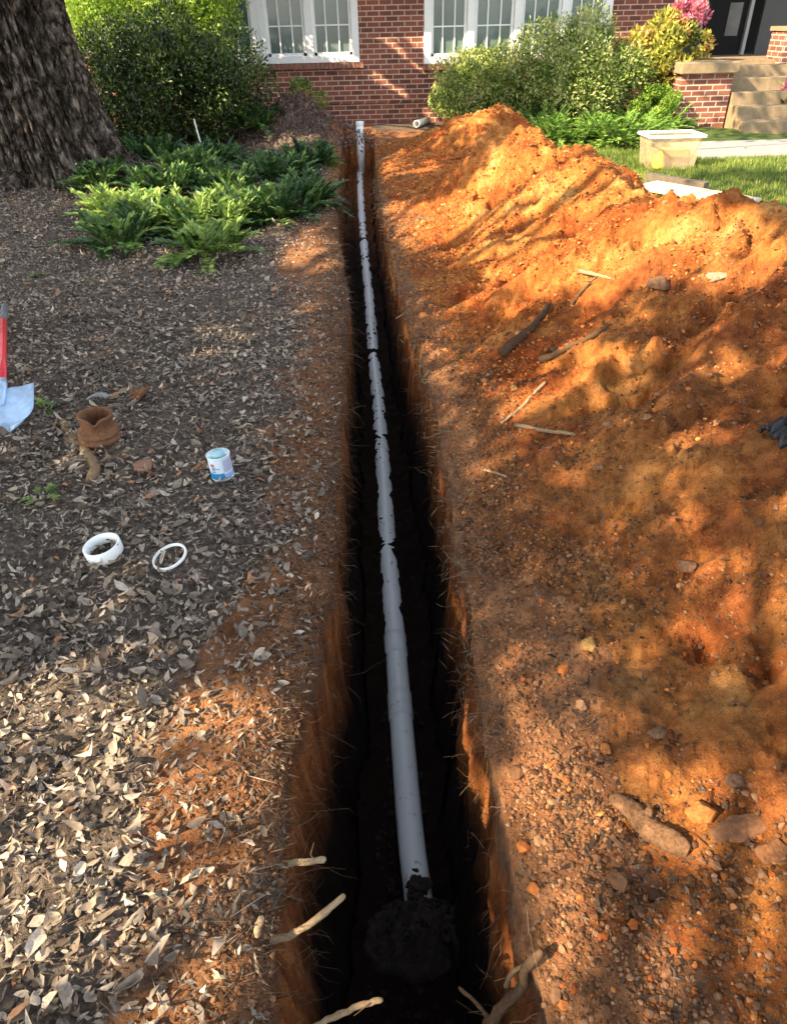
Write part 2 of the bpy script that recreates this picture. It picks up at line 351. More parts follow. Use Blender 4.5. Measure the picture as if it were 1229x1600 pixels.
tag(ground,kind='structure')
# spoil heap
def heapmat():
    m,nt,b=newmat('orange_clay'); geo=N(nt,'ShaderNodeNewGeometry'); pos=geo.outputs['Position']
    n1=noise(nt,2.3,7,pos,.65); n2=noise(nt,26,7,pos,.7); n0=noise(nt,.9,3,pos); n5=noise(nt,140,3,pos)
    c=ramp(nt,[(.25,(.15,.034,.010)),(.42,(.34,.088,.020)),(.55,(.50,.19,.045)),(.67,(.68,.35,.115))],n1.outputs[0])
    d=ramp(nt,[(.25,(.52,.48,.46)),(.5,(.92,.92,.92)),(.75,(1.2,1.2,1.2))],n2.outputs[0])
    mx=N(nt,'ShaderNodeMix',data_type='RGBA',blend_type='MULTIPLY'); mx.inputs[0].default_value=1; nt.links.new(c.outputs[0],mx.inputs[6]); nt.links.new(d.outputs[0],mx.inputs[7])
    # brown topsoil mixed into the near part of the heap
    a=N(nt,'ShaderNodeAttribute',attribute_name='brown'); s=N(nt,'ShaderNodeMath',operation='MULTIPLY_ADD'); nt.links.new(n0.outputs[0],s.inputs[0]); s.inputs[1].default_value=1.2; nt.links.new(a.outputs['Fac'],s.inputs[2])
    r=N(nt,'ShaderNodeMapRange'); r.inputs[1].default_value=.75; r.inputs[2].default_value=1.25; nt.links.new(s.outputs[0],r.inputs[0])
    br=ramp(nt,[(.3,(.065,.026,.011)),(.5,(.19,.075,.027)),(.72,(.35,.155,.055))],n2.outputs[0])
    m2=N(nt,'ShaderNodeMix',data_type='RGBA'); nt.links.new(r.outputs[0],m2.inputs[0]); nt.links.new(mx.outputs[2],m2.inputs[6]); nt.links.new(br.outputs[0],m2.inputs[7])
    nt.links.new(m2.outputs[2],b.inputs['Base Color']); b.inputs['Roughness'].default_value=.95; b.inputs['Specular IOR Level'].default_value=.12
    n6=noise(nt,9,8,pos,.75); p0=bump(nt,b,n6.outputs[0],.9,.05); p=bump(nt,b,n2.outputs[0],1,.03,p0); bump(nt,b,n5.outputs[0],.8,.006,p); return m
HEAP=heapmat()
yh=[-1.5]
while yh[-1]<13.3: yh.append(yh[-1]+(.008+.0035*max(0,yh[-1])))
yh=np.array(yh); sh=[-.02]
while sh[-1]<3.6: sh.append(sh[-1]+.0075+.004*max(0,sh[-1]))
sh=np.array(sh)
def edge_h(y): return np.interp(y,_rl[:,1],_rl[:,0])+.012*fbm(np.asarray(y)*5,1.1,o=3,s=81)
HX=np.interp(yh,_rl[:,1],_rl[:,0])[:,None]+np.interp(yh,[0,1.5,4,12],[.05,.04,0.01,0])[:,None]+sh[None]; HY=np.broadcast_to(yh[:,None],HX.shape)
HZ=hz(HX,HY); skirt=np.zeros_like(HZ); HZ[:,0]-=.25; HZ[:,-1]=-.3
HZ[0,:]=-.2; HZ[-1,:]=-.3
hr,hc_=HX.shape; i=np.arange(hr-1)[:,None]*hc_; j=np.arange(hc_-1)[None]
brown=.16+.27*sst(3.6,2.0,HY)-.35*sst(3.8,5.5,HY)+.35*sst(.5,.05,HX-np.interp(HY,_rl[:,1],_rl[:,0]))*sst(6,3,HY)+.42*sst(8.7,9.3,HY)+.3*sst(8.7,9.6,HY)*sst(.9,.2,HX-np.interp(HY,_rl[:,1],_rl[:,0]))-.10*sst(1.9,.9,HY)
heap=mesh('spoil_heap',np.stack([HX,HY,HZ],-1).reshape(-1,3),[np.stack([i+j,i+j+1,i+hc_+j+1,i+hc_+j],-1).reshape(-1,4)],HEAP,attrs={'brown':brown.ravel()},loc=(1.5,5,0))
tag(heap,'long heap of dug orange clay piled along the right side of the trench','dirt heap')
def on(px,py):
    """point of the land seen at a photo pixel"""
    d=ray(px,py); t=np.linspace(.3,22,6000); P=CAM+d[None]*t[:,None]; s=surf(P[:,0],P[:,1]); k=np.argmax(P[:,2]<s); return P[k] if P[k,2]<s[k] else G(px,py)
# ------------------------------------------------------------------ house
def brickmat(name='brick'):
    m,nt,b=newmat(name); geo=N(nt,'ShaderNodeNewGeometry'); sx=N(nt,'ShaderNodeSeparateXYZ'); nt.links.new(geo.outputs['Position'],sx.inputs[0])
    ad=N(nt,'ShaderNodeMath',operation='ADD'); nt.links.new(sx.outputs[0],ad.inputs[0]); nt.links.new(sx.outputs[1],ad.inputs[1])
    cx=N(nt,'ShaderNodeCombineXYZ'); nt.links.new(ad.outputs[0],cx.inputs[0]); nt.links.new(sx.outputs[2],cx.inputs[1])
    br=N(nt,'ShaderNodeTexBrick'); nt.links.new(cx.outputs[0],br.inputs['Vector']); br.inputs['Scale'].default_value=1; br.inputs['Brick Width'].default_value=.213; br.inputs['Row Height'].default_value=.076
    br.inputs['Mortar Size'].default_value=.009; br.inputs['Mortar Smooth'].default_value=.2; br.inputs['Bias'].default_value=-.1
    br.inputs['Color1'].default_value=(.25,.075,.045,1); br.inputs['Color2'].default_value=(.095,.032,.026,1); br.inputs['Mortar'].default_value=(.50,.36,.26,1)
    n=noise(nt,3,5,geo.outputs['Position']); r=ramp(nt,[(.3,(.75,.75,.75)),(.7,(1.1,1.1,1.1))],n.outputs[0])
    mx=N(nt,'ShaderNodeMix',data_type='RGBA',blend_type='MULTIPLY'); mx.inputs[0].default_value=1; nt.links.new(br.outputs[0],mx.inputs[6]); nt.links.new(r.outputs[0],mx.inputs[7])
    nt.links.new(mx.outputs[2],b.inputs['Base Color']); b.inputs['Roughness'].default_value=.85
    iv=N(nt,'ShaderNodeMath',operation='SUBTRACT'); iv.inputs[0].default_value=1; nt.links.new(br.outputs['Fac'],iv.inputs[1]); p=bump(nt,b,iv.outputs[0],1,.006)
    n2=noise(nt,70,4,geo.outputs['Position']); bump(nt,b,n2.outputs[0],.4,.004,p); return m
BRICK=brickmat(); WHITE=plain('white_paint',(.70,.70,.68),.45,.04,8,.0008); DARKP=plain('dark_paint',(.02,.021,.022),.5,.2,8,0)
GREYP=plain('grey_paint',(.06,.06,.06),.6,.1,5,0); STONE=plain('limestone',(.20,.145,.08),.9,.2,14,.004); CONC=plain('concrete',(.22,.21,.195),.9,.15,12,.003)
SILL=plain('sill_brick',(.22,.10,.065),.85,.35,18,.003)
def glassmat():
    m,nt,b=newmat('window_glass'); geo=N(nt,'ShaderNodeNewGeometry'); n=noise(nt,1.2,3,geo.outputs['Position']); r=ramp(nt,[(.3,(.06,.10,.09)),(.7,(.13,.18,.165))],n.outputs[0])
    w=N(nt,'ShaderNodeTexWave'); w.bands_direction='X'; w.inputs['Scale'].default_value=9; w.inputs['Distortion'].default_value=.5; nt.links.new(geo.outputs['Position'],w.inputs[0]); r2=ramp(nt,[(0,(.75,.75,.75)),(1,(1.1,1.1,1.1))],w.outputs[0])
    mx=N(nt,'ShaderNodeMix',data_type='RGBA',blend_type='MULTIPLY'); mx.inputs[0].default_value=1; nt.links.new(r.outputs[0],mx.inputs[6]); nt.links.new(r2.outputs[0],mx.inputs[7])
    nt.links.new(mx.outputs[2],b.inputs['Base Color']); b.inputs['Roughness'].default_value=.08; b.inputs['Specular IOR Level'].default_value=.6; return m
GLASS=glassmat()
YW=14.5
house=empty('brick_house',(2,YW,0),'red brick house with white framed windows and a dark porch behind the trench','house')
xa=float(WP(405,50,YW)[0]); xb=float(WP(560,50,YW)[0]); xc=float(WP(662,50,YW)[0]); xd=float(WP(951,50,YW)[0]); xe=float(WP(1042,60,YW)[0])
z1=float(WP(490,98,YW)[2]); z2=float(WP(800,94,YW)[2])-.02; ZT=2.75; zwt=2.45
xa0=xa-1.0
w=MB()
def wallbox(x0,x1,zl,zh,y0=YW,th=.3): w.box(((x0+x1)/2,y0+th/2,(zl+zh)/2),(x1-x0,th,zh-zl))
wallbox(-14,xa0,-.2,ZT); wallbox(xa0,xb,-.2,z1); wallbox(xb,xc,-.2,ZT); wallbox(xc,xd,-.2,z2); wallbox(xd,xe,-.2,ZT); wallbox(xa0,xb,zwt,ZT); wallbox(xc,xd,zwt,ZT)
w.box((2-.0,YW-.01,.33),(20 if 0 else xe-(-14),.03,.03)) if 0 else None
part(w,'wall',BRICK,house,False)
q=MB(); q.box(((xe-14)/2,YW-.012,.36),(xe+14,.024,.06)); part(q,'wall_ledge',BRICK,house,False)
q=MB()
for x0,x1,z in ((xa0,xb,z1),(xc,xd,z2)):
    q=MB(); q.box(((x0+x1)/2,YW-.02,z-.046),(x1-x0+.07,.07,.086))
    k=int((x1-x0+.1)/.075)
    for a in range(k): q.box((x0-.03+a*.075+.035,YW-.03,z-.045),(.064,.10,.09),t=RS.rand())
    part(q,'window_sill',SILL,house,False)
def window(x0,x1,z,nx,lights,zt=2.45):
    fr=MB(); fw=.075
    d=.10; yy=YW+.02
    fr.box(((x0+x1)/2,yy,z+.05),(x1-x0,.12,.10)); fr.box(((x0+x1)/2,yy,zt-.04),(x1-x0,.12,.08))
    xs=np.linspace(x0,x1,nx+1)
    for k,xx in enumerate(xs):
        ww=.13 if 0<k<nx else .12
        cxx=xx+(ww/2 if k==0 else (-ww/2 if k==nx else 0)); fr.box((cxx,yy+.003,(z+.1+zt-.08)/2),(ww,.125,zt-.18-z))
    f=part(fr,'window',WHITE,house,False); bevel(f,.004)
    for k in range(nx):
        a=xs[k]+.07; b_=xs[k+1]-.07
        if k==0: a=xs[0]+.12
        if k==nx-1: b_=xs[-1]-.12
        pm=MB(); pm.box(((a+b_)/2,YW+.055,(z+zt)/2),(b_-a,.01,zt-z-.18)); part(pm,'pane',GLASS,f,False)
        mu=MB(); sw=.045
        mu.box(((a+b_)/2,YW+.03,z+.10+sw/2),(b_-a,.04,sw))
        for s_ in (a+sw/2,b_-sw/2): mu.box((s_,YW+.031,(z+zt)/2),(sw,.042,zt-z-.19))
        for l in range(1,lights): mu.box((a+(b_-a)*l/lights,YW+.035,(z+zt)/2),(.022,.025,zt-z-.2))
        zz=z+.53
        while zz<zt-.2: mu.box(((a+b_)/2,YW+.036,zz),(b_-a,.025,.022)); zz+=.49
        part(mu,'sash',WHITE,f,False)
window(xa,xb,z1,2,3); window(xa0,xa-.002,z1,1,3); window(xc,xd,z2,4,3)
q=MB(); q.box((1.5,YW-.30,2.86),(32,1.35,.16)); q.box((1.5,YW-.99,2.84),(32,.03,.22)); part(q,'eave',WHITE,house,False)
q=MB(); q.add([(-14.5,YW-1.0,2.95),(17.5,YW-1.0,2.95),(17.5,YW+5,5.3),(-14.5,YW+5,5.3),(-14.5,YW+5,2.95),(17.5,YW+5,2.95)],[[(0,1,2,3),(3,2,5,4),(1,0,4,5)],[(0,3,4),(1,5,2)]]); part(q,'roof',plain('shingles',(.07,.065,.06),.9,.3,30,.004),house,False)
# porch: floor, recess, door
YP=13.6; PZ=.86
pxl=float(WP(1112,118,YP)[0]); pxr=pxl+2.0
q=MB(); q.box(((xe+xe+3.2)/2,(YP+17)/2+.2,PZ/2-.05),(3.2,17-YP-.05,PZ-.02)); part(q,'porch_base',BRICK,house,False)
q=MB(); q.box((xe+1.6,(YP+17)/2,PZ-.02),(3.2,17-YP,.07)); 
part(q,'porch_floor',STONE,house,False)
q=MB(); q.box((xe+1.6,16.6,1.9),(3.4,.1,2.2)); q.box((xe+.03,15.7,1.9),(.06,1.8,2.1)); part(q,'porch_back',DARKP,house,False)
dx0=float(WP(1092,60,15.4)[0]); dx1=float(WP(1158,60,15.4)[0]); dx2=float(WP(1172,60,15.4)[0])
q=MB(); q.box(((dx0+dx1)/2,15.45,1.9),(dx1-dx0,.05,2.1)); dr=part(q,'door',plain('dark_door',(.006,.006,.007),.6,.2,6,0,spec=.15),house,False)
q=MB(); q.box((dx1-.22,15.415,1.42),(.24,.012,.5)); part(q,'door_pane',plain('door_glass',(.09,.09,.09),.2,.2,4,0),dr,False)
q=MB()
for xx,ww in ((dx0-.03,.05),(dx1+.05,.06)): q.box((xx,15.40,1.9),(ww,.08,2.1))
part(q,'door_frame',plain('frame_grey',(.30,.30,.29),.5,.1,5,0),house,False)
q=MB(); q.box((dx2+.9,15.38,1.9),(1.6,.06,2.1)); part(q,'storm_panel',GREYP,house,False)
q=MB(); q.box((dx0-.35,15.38,1.2),(.5,.06,1.0)); part(q,'side_panel',GREYP,house,False)
# steps
steps=empty('stone_steps',(pxl+1,12.8,0),'worn tan stone steps leading up to the dark porch door','steps')
nst=5
for k in range(nst):
    q=MB(); y0=YP-.30*(nst-1-k)-.30; h=PZ/nst*(k+1)-.02-(.02 if k==nst-1 else 0); 
    q.box(((pxl+pxr)/2,(y0+YP+.02+.001*k)/2+.0,h/2-.03),(2.0+.002*k,YP+.02-y0,h+.06)); s_=part(q,'step',STONE,steps,False); bevel(s_,.012,3)
pier=empty('brick_pier',(pxl-.35,12.9,0),'low red brick pier with a pale stone cap left of the porch steps','pier')
pa=float(WP(1048,120,13.0)[0]); pb=pxl-.01
q=MB(); q.box(((pa+pb)/2+.02,13.3,.36),(pb-pa-.10,1.15,.80)); part(q,'pier_shaft',BRICK,pier,False)
q=MB(); q.box(((pa+pb)/2,13.27,.84),(pb-pa+.0,1.3,.15)); bevel(part(q,'pier_cap',STONE,pier,False),.015,3)
pier2=empty('brick_post',(pxr+.2,13.4,0),'brick post at the right edge of the porch steps','pier')
q=MB(); q.box((float(WP(1218,80,13.6)[0])+.22,13.72,.62),(.5,.5,1.30)); part(q,'post_shaft',BRICK,pier2,False)
q=MB(); q.box((float(WP(1218,80,13.6)[0])+.22,13.72,1.30),(.56,.56,.06)); part(q,'post_cap',STONE,pier2,False)
# front path
q=MB(); p0=G(1098,250); p1=G(1098,228)
q.box((p0[0]+3.2,(p0[1]+p1[1])/2+.1,.0),(6.4,abs(p1[1]-p0[1])+.15,.07)); pth=q.build('path',CONC,None,False); tag(pth,kind='structure'); bevel(pth,.01)
# ------------------------------------------------------------------ plants
AZ=leafmat('azalea_leaf',[(0,(.04,.07,.015)),(.45,(.14,.21,.04)),(.8,(.34,.42,.09)),(1,(.50,.48,.22))],.35,.4)
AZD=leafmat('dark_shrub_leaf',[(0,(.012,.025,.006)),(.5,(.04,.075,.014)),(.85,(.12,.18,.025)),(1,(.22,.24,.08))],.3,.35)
YEL=leafmat('yellow_leaf',[(0,(.16,.2,.03)),(.5,(.38,.38,.05)),(.85,(.62,.55,.12)),(1,(.45,.16,.06))],.4)
LIME=leafmat('lime_leaf',[(0,(.08,.15,.015)),(.5,(.18,.32,.03)),(1,(.38,.52,.07))],.4)
FERN=leafmat('groundcover_leaf',[(0,(.018,.05,.016)),(.5,(.075,.17,.04)),(1,(.36,.50,.12))],.3,.4)
JUN=leafmat('juniper_leaf',[(0,(.05,.12,.015)),(.5,(.13,.27,.035)),(1,(.30,.45,.08))],.3)
PINK=leafmat('pink_bloom',[(0,(.35,.05,.10)),(.5,(.62,.16,.25)),(1,(.80,.45,.52))],.35)
BARKT=plain('twig_bark',(.10,.07,.05),.9,.4,40,.002)
def crown_pts(c,r,n,nb=26,seed=0,low=-.6,shell=.55):
    rs=np.random.RandomState(seed); c=np.array(c); r=np.array(r)
    q=rs.normal(size=(nb,3)); q/=np.linalg.norm(q,axis=1)[:,None]; q*=rs.uniform(.45,.85,(nb,1)); q[:,2]=np.maximum(q[:,2],low)
    bc=c+q*r; br=rs.uniform(.22,.42,nb)*r.mean()
    k=rs.choice(nb,n,p=br**2/np.sum(br**2)); d=rs.normal(size=(n,3)); d/=np.linalg.norm(d,axis=1)[:,None]
    rr=rs.uniform(shell,1.08,n)**.6
    P=bc[k]+d*(br[k]*rr)[:,None]*np.array([1,1,.85]); 
    return P,d
def shrub(name,c,r,n,L,mat,label,group=None,seed=1,cat='shrub',nb=26,tb=.5,up=.5,base=0,low=-.6,stems=12,shell=.55):
    root=empty(name,(c[0],c[1],base),label,cat,group); P,d=crown_pts(c,r,n,nb,seed,low,shell)
    keep=P[:,2]>base+.03; P=P[keep]; d=d[keep]; n=len(P)
    D=d*.6+rnd(n)*.7; D[:,2]+=.25; NR=d+rnd(n)*.7; NR[:,2]+=up
    hgt=np.clip((P[:,2]-c[2])/r[2]*.25,-.3,.3)
    t=np.clip(RS.beta(2,2.2,n)+tb-.5+.5*fbm(P[:,0]*3,P[:,1]*3,P[:,2]*3,o=2,s=seed)[...],0,1)
    mb=MB(); leaves(mb,P,D,NR,L*RS.uniform(.6,1.3,n),L*.45*RS.uniform(.7,1.3,n),t,hi=False); part(mb,'foliage',mat,root,False)
    sb=MB()
    for k in range(stems):
        e=P[RS.randint(n)]; b0=np.array([c[0]+RS.uniform(-.2,.2)*r[0],c[1]+RS.uniform(-.2,.2)*r[1],base-.03]); mid=(b0+e)/2+RS.uniform(-.08,.08,3)
        tt=np.linspace(0,1,7)[:,None]; C_=(1-tt)**2*b0+2*tt*(1-tt)*mid+tt**2*e; sb.tube(C_,np.linspace(.014,.004,7),5)
    part(sb,'stem',BARKT,root); return root
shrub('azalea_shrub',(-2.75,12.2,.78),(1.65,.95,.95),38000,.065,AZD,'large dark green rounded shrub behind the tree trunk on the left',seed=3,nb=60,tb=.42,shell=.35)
shrub('yellow_green_shrub',(-3.1,13.35,1.55),(1.75,.7,1.05),26000,.07,LIME,'bright yellow-green bush rising behind the dark shrub at the left window',seed=4,nb=50,tb=.75,base=0,shell=.35)
shrub('yellow_green_shrub',(-5.6,12.2,.7),(.9,.7,.8),8000,.07,LIME,'sunlit green bush showing left of the big tree trunk',seed=14,nb=20,tb=.6,base=0)
shrub('azalea_shrub',(-.95,13.85,.42),(.42,.3,.32),2600,.05,AZ,'small green shrub beneath the left window sill',seed=5,nb=10,tb=.7)
shrub('azalea_shrub',(2.0,13.55,.62),(1.0,.7,.66),20000,.062,AZ,'olive green azalea covering the lower left corner of the right window',seed=6,nb=44,tb=.68,shell=.35)
shrub('azalea_shrub',(3.5,13.3,.74),(1.25,.85,.80),30000,.062,AZ,'wide olive green azalea in front of the middle of the right window',seed=7,nb=60,tb=.68,shell=.35)
shrub('nandina_shrub',(5.0,13.4,.92),(.72,.5,.66),9000,.085,YEL,'yellow and cream leaved shrub right of the wide azalea',seed=8,nb=26,tb=.6)
shrub('lime_shrub',(4.7,12.75,.36),(.42,.35,.36),6000,.045,LIME,'small bright lime green shrub in front of the yellow shrub',seed=9,nb=14,tb=.5)
def frond_plant(name,c,r,nf_,L,mat,label,group,seed,cat='plant',tb=.5,lift=.5,leafl=.05):
    """low clump of arching sprays with paired leaflets"""
    rs=np.random.RandomState(seed); root=empty(name,(c[0],c[1],c[2]),label,cat,group); mb=MB(); sb=MB()
    Ps=[];Ds=[];Ns=[];Ts=[]
    for k in range(nf_):
        a=rs.uniform(0,2*np.pi); rr=r*math.sqrt(rs.uniform(0,1))*.75
        b0=np.array([c[0]+rr*math.cos(a),c[1]+rr*math.sin(a),c[2]]); a2=a+rs.normal()*.6; l=L*rs.uniform(.6,1.25)
        el=rs.uniform(.25,1.1)*lift*2
        m_=12; tt=np.linspace(0,1,m_); hx=l*tt*math.cos(min(el,1.3)); hz_=l*(tt*math.sin(min(el,1.3))-.45*tt**2*rs.uniform(.4,1.2))
        C_=np.stack([b0[0]+hx*math.cos(a2),b0[1]+hx*math.sin(a2),b0[2]+hz_],-1); sb.tube(C_[::2],np.linspace(.004,.0015,6),3)
        dirv=np.gradient(C_,axis=0); dirv/=np.linalg.norm(dirv,axis=1)[:,None]
        side=np.array([-math.sin(a2),math.cos(a2),0]); tn=rs.uniform()
        for s_ in (-1,1):
            for q_ in (0,.5):
                Ps.append(C_[2:-1]+q_*(C_[3:]-C_[2:-1])); Ds.append(dirv[2:-1]*.7+side*s_+np.array([0,0,.2])); Ns.append(np.tile([0,0,1.0],(m_-3,1))+rs.normal(size=(m_-3,3))*.3); Ts.append(np.full(m_-3,tn)*.6+rs.uniform(0,.4,m_-3))
        Ps.append(C_[-1:]);Ds.append(dirv[-1:]);Ns.append(np.array([[0,0,1.]]));Ts.append(np.array([tn]))
    P=np.concatenate(Ps);D=np.concatenate(Ds);NR=np.concatenate(Ns);T=np.clip(np.concatenate(Ts)+tb-.5,0,1); n=len(P)
    leaves(mb,P,D,NR,leafl*RS.uniform(.6,1.3,n),leafl*.36*RS.uniform(.8,1.3,n),T,hi=False)
    part(mb,'foliage',mat,root,False); part(sb,'stem',BARKT,root); return root
gc=[(195,330,.30,80,'bright-tipped low fern-like plant nearest the leaf litter on the left',.8),(325,350,.34,100,'low green plant with pale sunlit tips right of the bright-tipped one',.75),
(260,300,.34,90,'low dark green plant below the white stake',.45),(385,330,.30,90,'low green plant between the sunlit-tip plant and the trench soil',.5),(470,310,.28,90,'low green plant at the very lip of the trench',.45),
(430,270,.36,110,'low dark green plant above the one at the trench lip',.4),(330,250,.38,110,'dense dark green plant right of the white stake',.35),(240,245,.34,80,'dark low plant between the tree trunk and the white stake',.3),
(400,215,.40,110,'dark green low plant in front of the mulch pile',.4),(300,205,.40,90,'shaded low plant under the dark shrub, farthest left of its row',.3),(160,300,.25,50,'small dark plant at the right foot of the tree trunk',.35),(350,290,.34,100,'leafy low plant in the middle of the groundcover patch',.5),
(300,345,.26,70,'low green plant squeezed between the two pale-tipped ones',.6),(235,350,.24,60,'small green plant right beside the bright-tipped one, toward the camera',.6),(440,330,.28,80,'low green plant just below the trench lip plant',.45),(330,385,.24,60,'low green plant farthest down the slope of leaf litter',.6),(190,375,.2,40,'small green plant just below the bright-tipped one',.55),(485,250,.26,70,'dark plant near the trench above the lip plant',.35),(295,275,.34,90,'dark green low plant directly below the white stake foot',.4)]
for k,(px,py,r_,nn,lb,tb) in enumerate(gc):
    p=G(px,py+12); p[2]=float(gz(p[0],p[1])); frond_plant('groundcover_plant',p,r_*1.1,int(nn*1.0),.36,FERN,lb,'low fern-like plants by the tree',20+k,tb=tb+(.12 if k%3==0 else -.08),leafl=.075,lift=.75)
jn=[(835,205,'spreading bright green juniper at the left end of the row behind the heap',.6),(890,212,'spreading green juniper second from the heap end of its row',.55),(950,205,'spreading green juniper in the middle of the row below the lime shrub',.6),(1010,198,'spreading green juniper reaching toward the brick pier',.55),(915,185,'taller green juniper behind the middle of the juniper row',.5),(970,215,'low juniper beside the storage tub',.55),(860,185,'juniper sprays rising behind the orange heap crest',.6)]
for k,(px,py,lb,tb) in enumerate(jn):
    p=G(px,py+8); p[2]=0; frond_plant('juniper_plant',p,.55,190,.50,JUN,lb,'junipers in front of the house',60+k,tb=tb,leafl=.06,lift=.55)
# pink potted flowers
def flowerpot(name,c,h,label,r=.2,nb=1500,pot=True,seed=90,green=True):
    root=empty(name,c,label,'potted plant')
    if pot:
        q=MB(); q.lathe([(0,0),(r*.6,0),(r*.62,.02),(r*.95,h*.42),(r*1.05,h*.42),(r*1.05,h*.46),(r*.9,h*.46),(r*.85,h*.40),(0,h*.40)],28,Matrix.Translation(c)); part(q,'pot',GREYP,root)
    if green:
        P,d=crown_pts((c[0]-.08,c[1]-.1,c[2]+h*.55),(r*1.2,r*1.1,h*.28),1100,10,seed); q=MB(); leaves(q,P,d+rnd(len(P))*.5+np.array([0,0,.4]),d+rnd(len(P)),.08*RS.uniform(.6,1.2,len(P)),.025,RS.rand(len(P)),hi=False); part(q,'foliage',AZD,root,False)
    P,d=crown_pts((c[0],c[1],c[2]+h*.95),(r*1.5,r*1.3,h*.32),nb,14,seed+1); q=MB(); leaves(q,P,d+rnd(len(P))*.5+np.array([0,0,.8]),d+rnd(len(P)),.07*RS.uniform(.6,1.2,len(P)),.03,RS.rand(len(P)),hi=False); part(q,'blossom',PINK,root,False)
    q=MB()
    for k in range(14):
        a=RS.uniform(0,6.28); q.tube([(c[0],c[1],c[2]+h*.5),(c[0]+.5*r*math.cos(a),c[1]+.5*r*math.sin(a),c[2]+h),(c[0]+1.4*r*math.cos(a),c[1]+1.4*r*math.sin(a),c[2]+h*1.45)],[.006,.005,.003],4)
    part(q,'stem',JUN,root)
pp=WP(1072,45,13.45); flowerpot('potted_flowers',(float(pp[0]),13.45,.915),.62,'tall pink flowering plant in a pot on the pier cap beside the porch',.24,2200)
pp=WP(1236,160,12.9); flowerpot('potted_flowers',(float(pp[0])+.05,12.9,.1),.36,'pale pink flowers low beside the right end of the steps',.24,1200,seed=95)
pp=WP(1240,50,13.7); flowerpot('potted_flowers',(float(pp[0])+.15,13.72,1.33),.40,'pink flowers on top of the brick post at the right edge',.18,700,seed=99)
# ------------------------------------------------------------------ lawn grass
GR=leafmat('grass_blade',[(0,(.05,.09,.012)),(.5,(.14,.21,.03)),(1,(.34,.38,.08))],.4)
def blades(P,h,mb):
    n=len(P); a=RS.uniform(0,6.28,n); w_=.004+.002*RS.rand(n); D=np.stack([np.cos(a),np.sin(a),0*a],-1); b_=rnd(n)*.5; b_[:,2]=1
    T=np.clip(RS.beta(2,2,n)+.5*vn(P[:,0]*2,P[:,1]*2,s=4),0,1)
    V=np.stack([P-D*w_[:,None],P+D*w_[:,None],P+b_*(h*RS.uniform(.6,1.3,n))[:,None]],1)
    mb.add(V.reshape(-1,3),[np.arange(3*n).reshape(-1,3)],np.repeat(T,3))
n=70000; P=np.stack([RS.uniform(2.3,8,n),RS.uniform(6,12.2,n),np.zeros(n)],-1); P=P[(P[:,1]<float(G(1098,250)[1])-.05)|(P[:,0]<float(p0[0])-.02)]
P[:,2]=gz(P[:,0],P[:,1])-.005; P=P[hz(P[:,0],P[:,1])<P[:,2]+.02]
q=MB(); blades(P,.055,q); gl=q.build('lawn_grass',GR,None,False); tag(gl,'short lawn grass behind the clay heap and beside the path','grass',kind='stuff')
n=6000; P=np.stack([RS.normal(-.8,.28,n),RS.normal(10.6,.35,n),np.zeros(n)],-1); P=P[P[:,0]<xL(P[:,1])-.04]; P[:,2]=gz(P[:,0],P[:,1])-.005
q=MB(); blades(P,.07,q); gl=q.build('grass_patch',GR,None,False); tag(gl,'small patch of grass left of the trench near the mulch pile','grass',kind='stuff')
# ------------------------------------------------------------------ big tree
def barkmat():
    m,nt,b=newmat('bark'); tc=N(nt,'ShaderNodeTexCoord'); mp=N(nt,'ShaderNodeMapping'); mp.inputs['Scale'].default_value=(1,1,.6); nt.links.new(tc.outputs['Object'],mp.inputs[0])
    n=noise(nt,16,9,mp.outputs[0],.7); v=N(nt,'ShaderNodeTexVoronoi'); v.feature='DISTANCE_TO_EDGE'; v.inputs['Scale'].default_value=8.5; nd=noise(nt,6,4,mp.outputs[0]); mxv=N(nt,'ShaderNodeMix',data_type='RGBA'); mxv.inputs[0].default_value=.22; nt.links.new(mp.outputs[0],mxv.inputs[6]); nt.links.new(nd.outputs['Color'],mxv.inputs[7]); nt.links.new(mxv.outputs[2],v.inputs[0])
    n2=noise(nt,3.5,5,tc.outputs['Object']); 
    r=ramp(nt,[(.33,(.024,.018,.014)),(.5,(.13,.10,.078)),(.66,(.36,.30,.245))],n.outputs[0]); rv=ramp(nt,[(0,(.22,.2,.18)),(.10,(.7,.7,.7)),(.25,(1,1,1))],v.outputs['Distance']); mb_=N(nt,'ShaderNodeMix',data_type='RGBA',blend_type='MULTIPLY'); mb_.inputs[0].default_value=1; nt.links.new(r.outputs[0],mb_.inputs[6]); nt.links.new(rv.outputs[0],mb_.inputs[7]); nt.links.new(mb_.outputs[2],b.inputs['Base Color'])
    b.inputs['Roughness'].default_value=.95; b.inputs['Specular IOR Level'].default_value=.1
    p=bump(nt,b,rv.outputs[0],1,.04); bump(nt,b,n.outputs[0],1,.03,p); return m
BARK=barkmat()
tc_=np.array([-3.52,9.35,-.05])
tree=empty('big_tree',tuple(tc_),'huge old tree with rough grey-brown bark and flared roots at the left','tree')
nth=360; zz=np.concatenate([np.linspace(0,2.2,220),np.linspace(2.25,7,60)]); th=np.linspace(0,2*np.pi,nth,endpoint=False)
TH,ZZ=np.meshgrid(th,zz)
rb=.62+.30*np.exp(-ZZ/.55)-.03*ZZ
lob=sum(a*np.cos(k*TH+p) for a,k,p in ((.10,5,.4),(.07,7,1.9),(.05,3,2.6)))
rb=rb*(1+lob*(.35+1.5*np.exp(-ZZ/.45)))
cxn=np.cos(TH)*6;cyn=np.sin(TH)*6
rid=1-np.abs(fbm(cxn*1.3,cyn*1.3,ZZ*1.0,o=3,s=91))*2
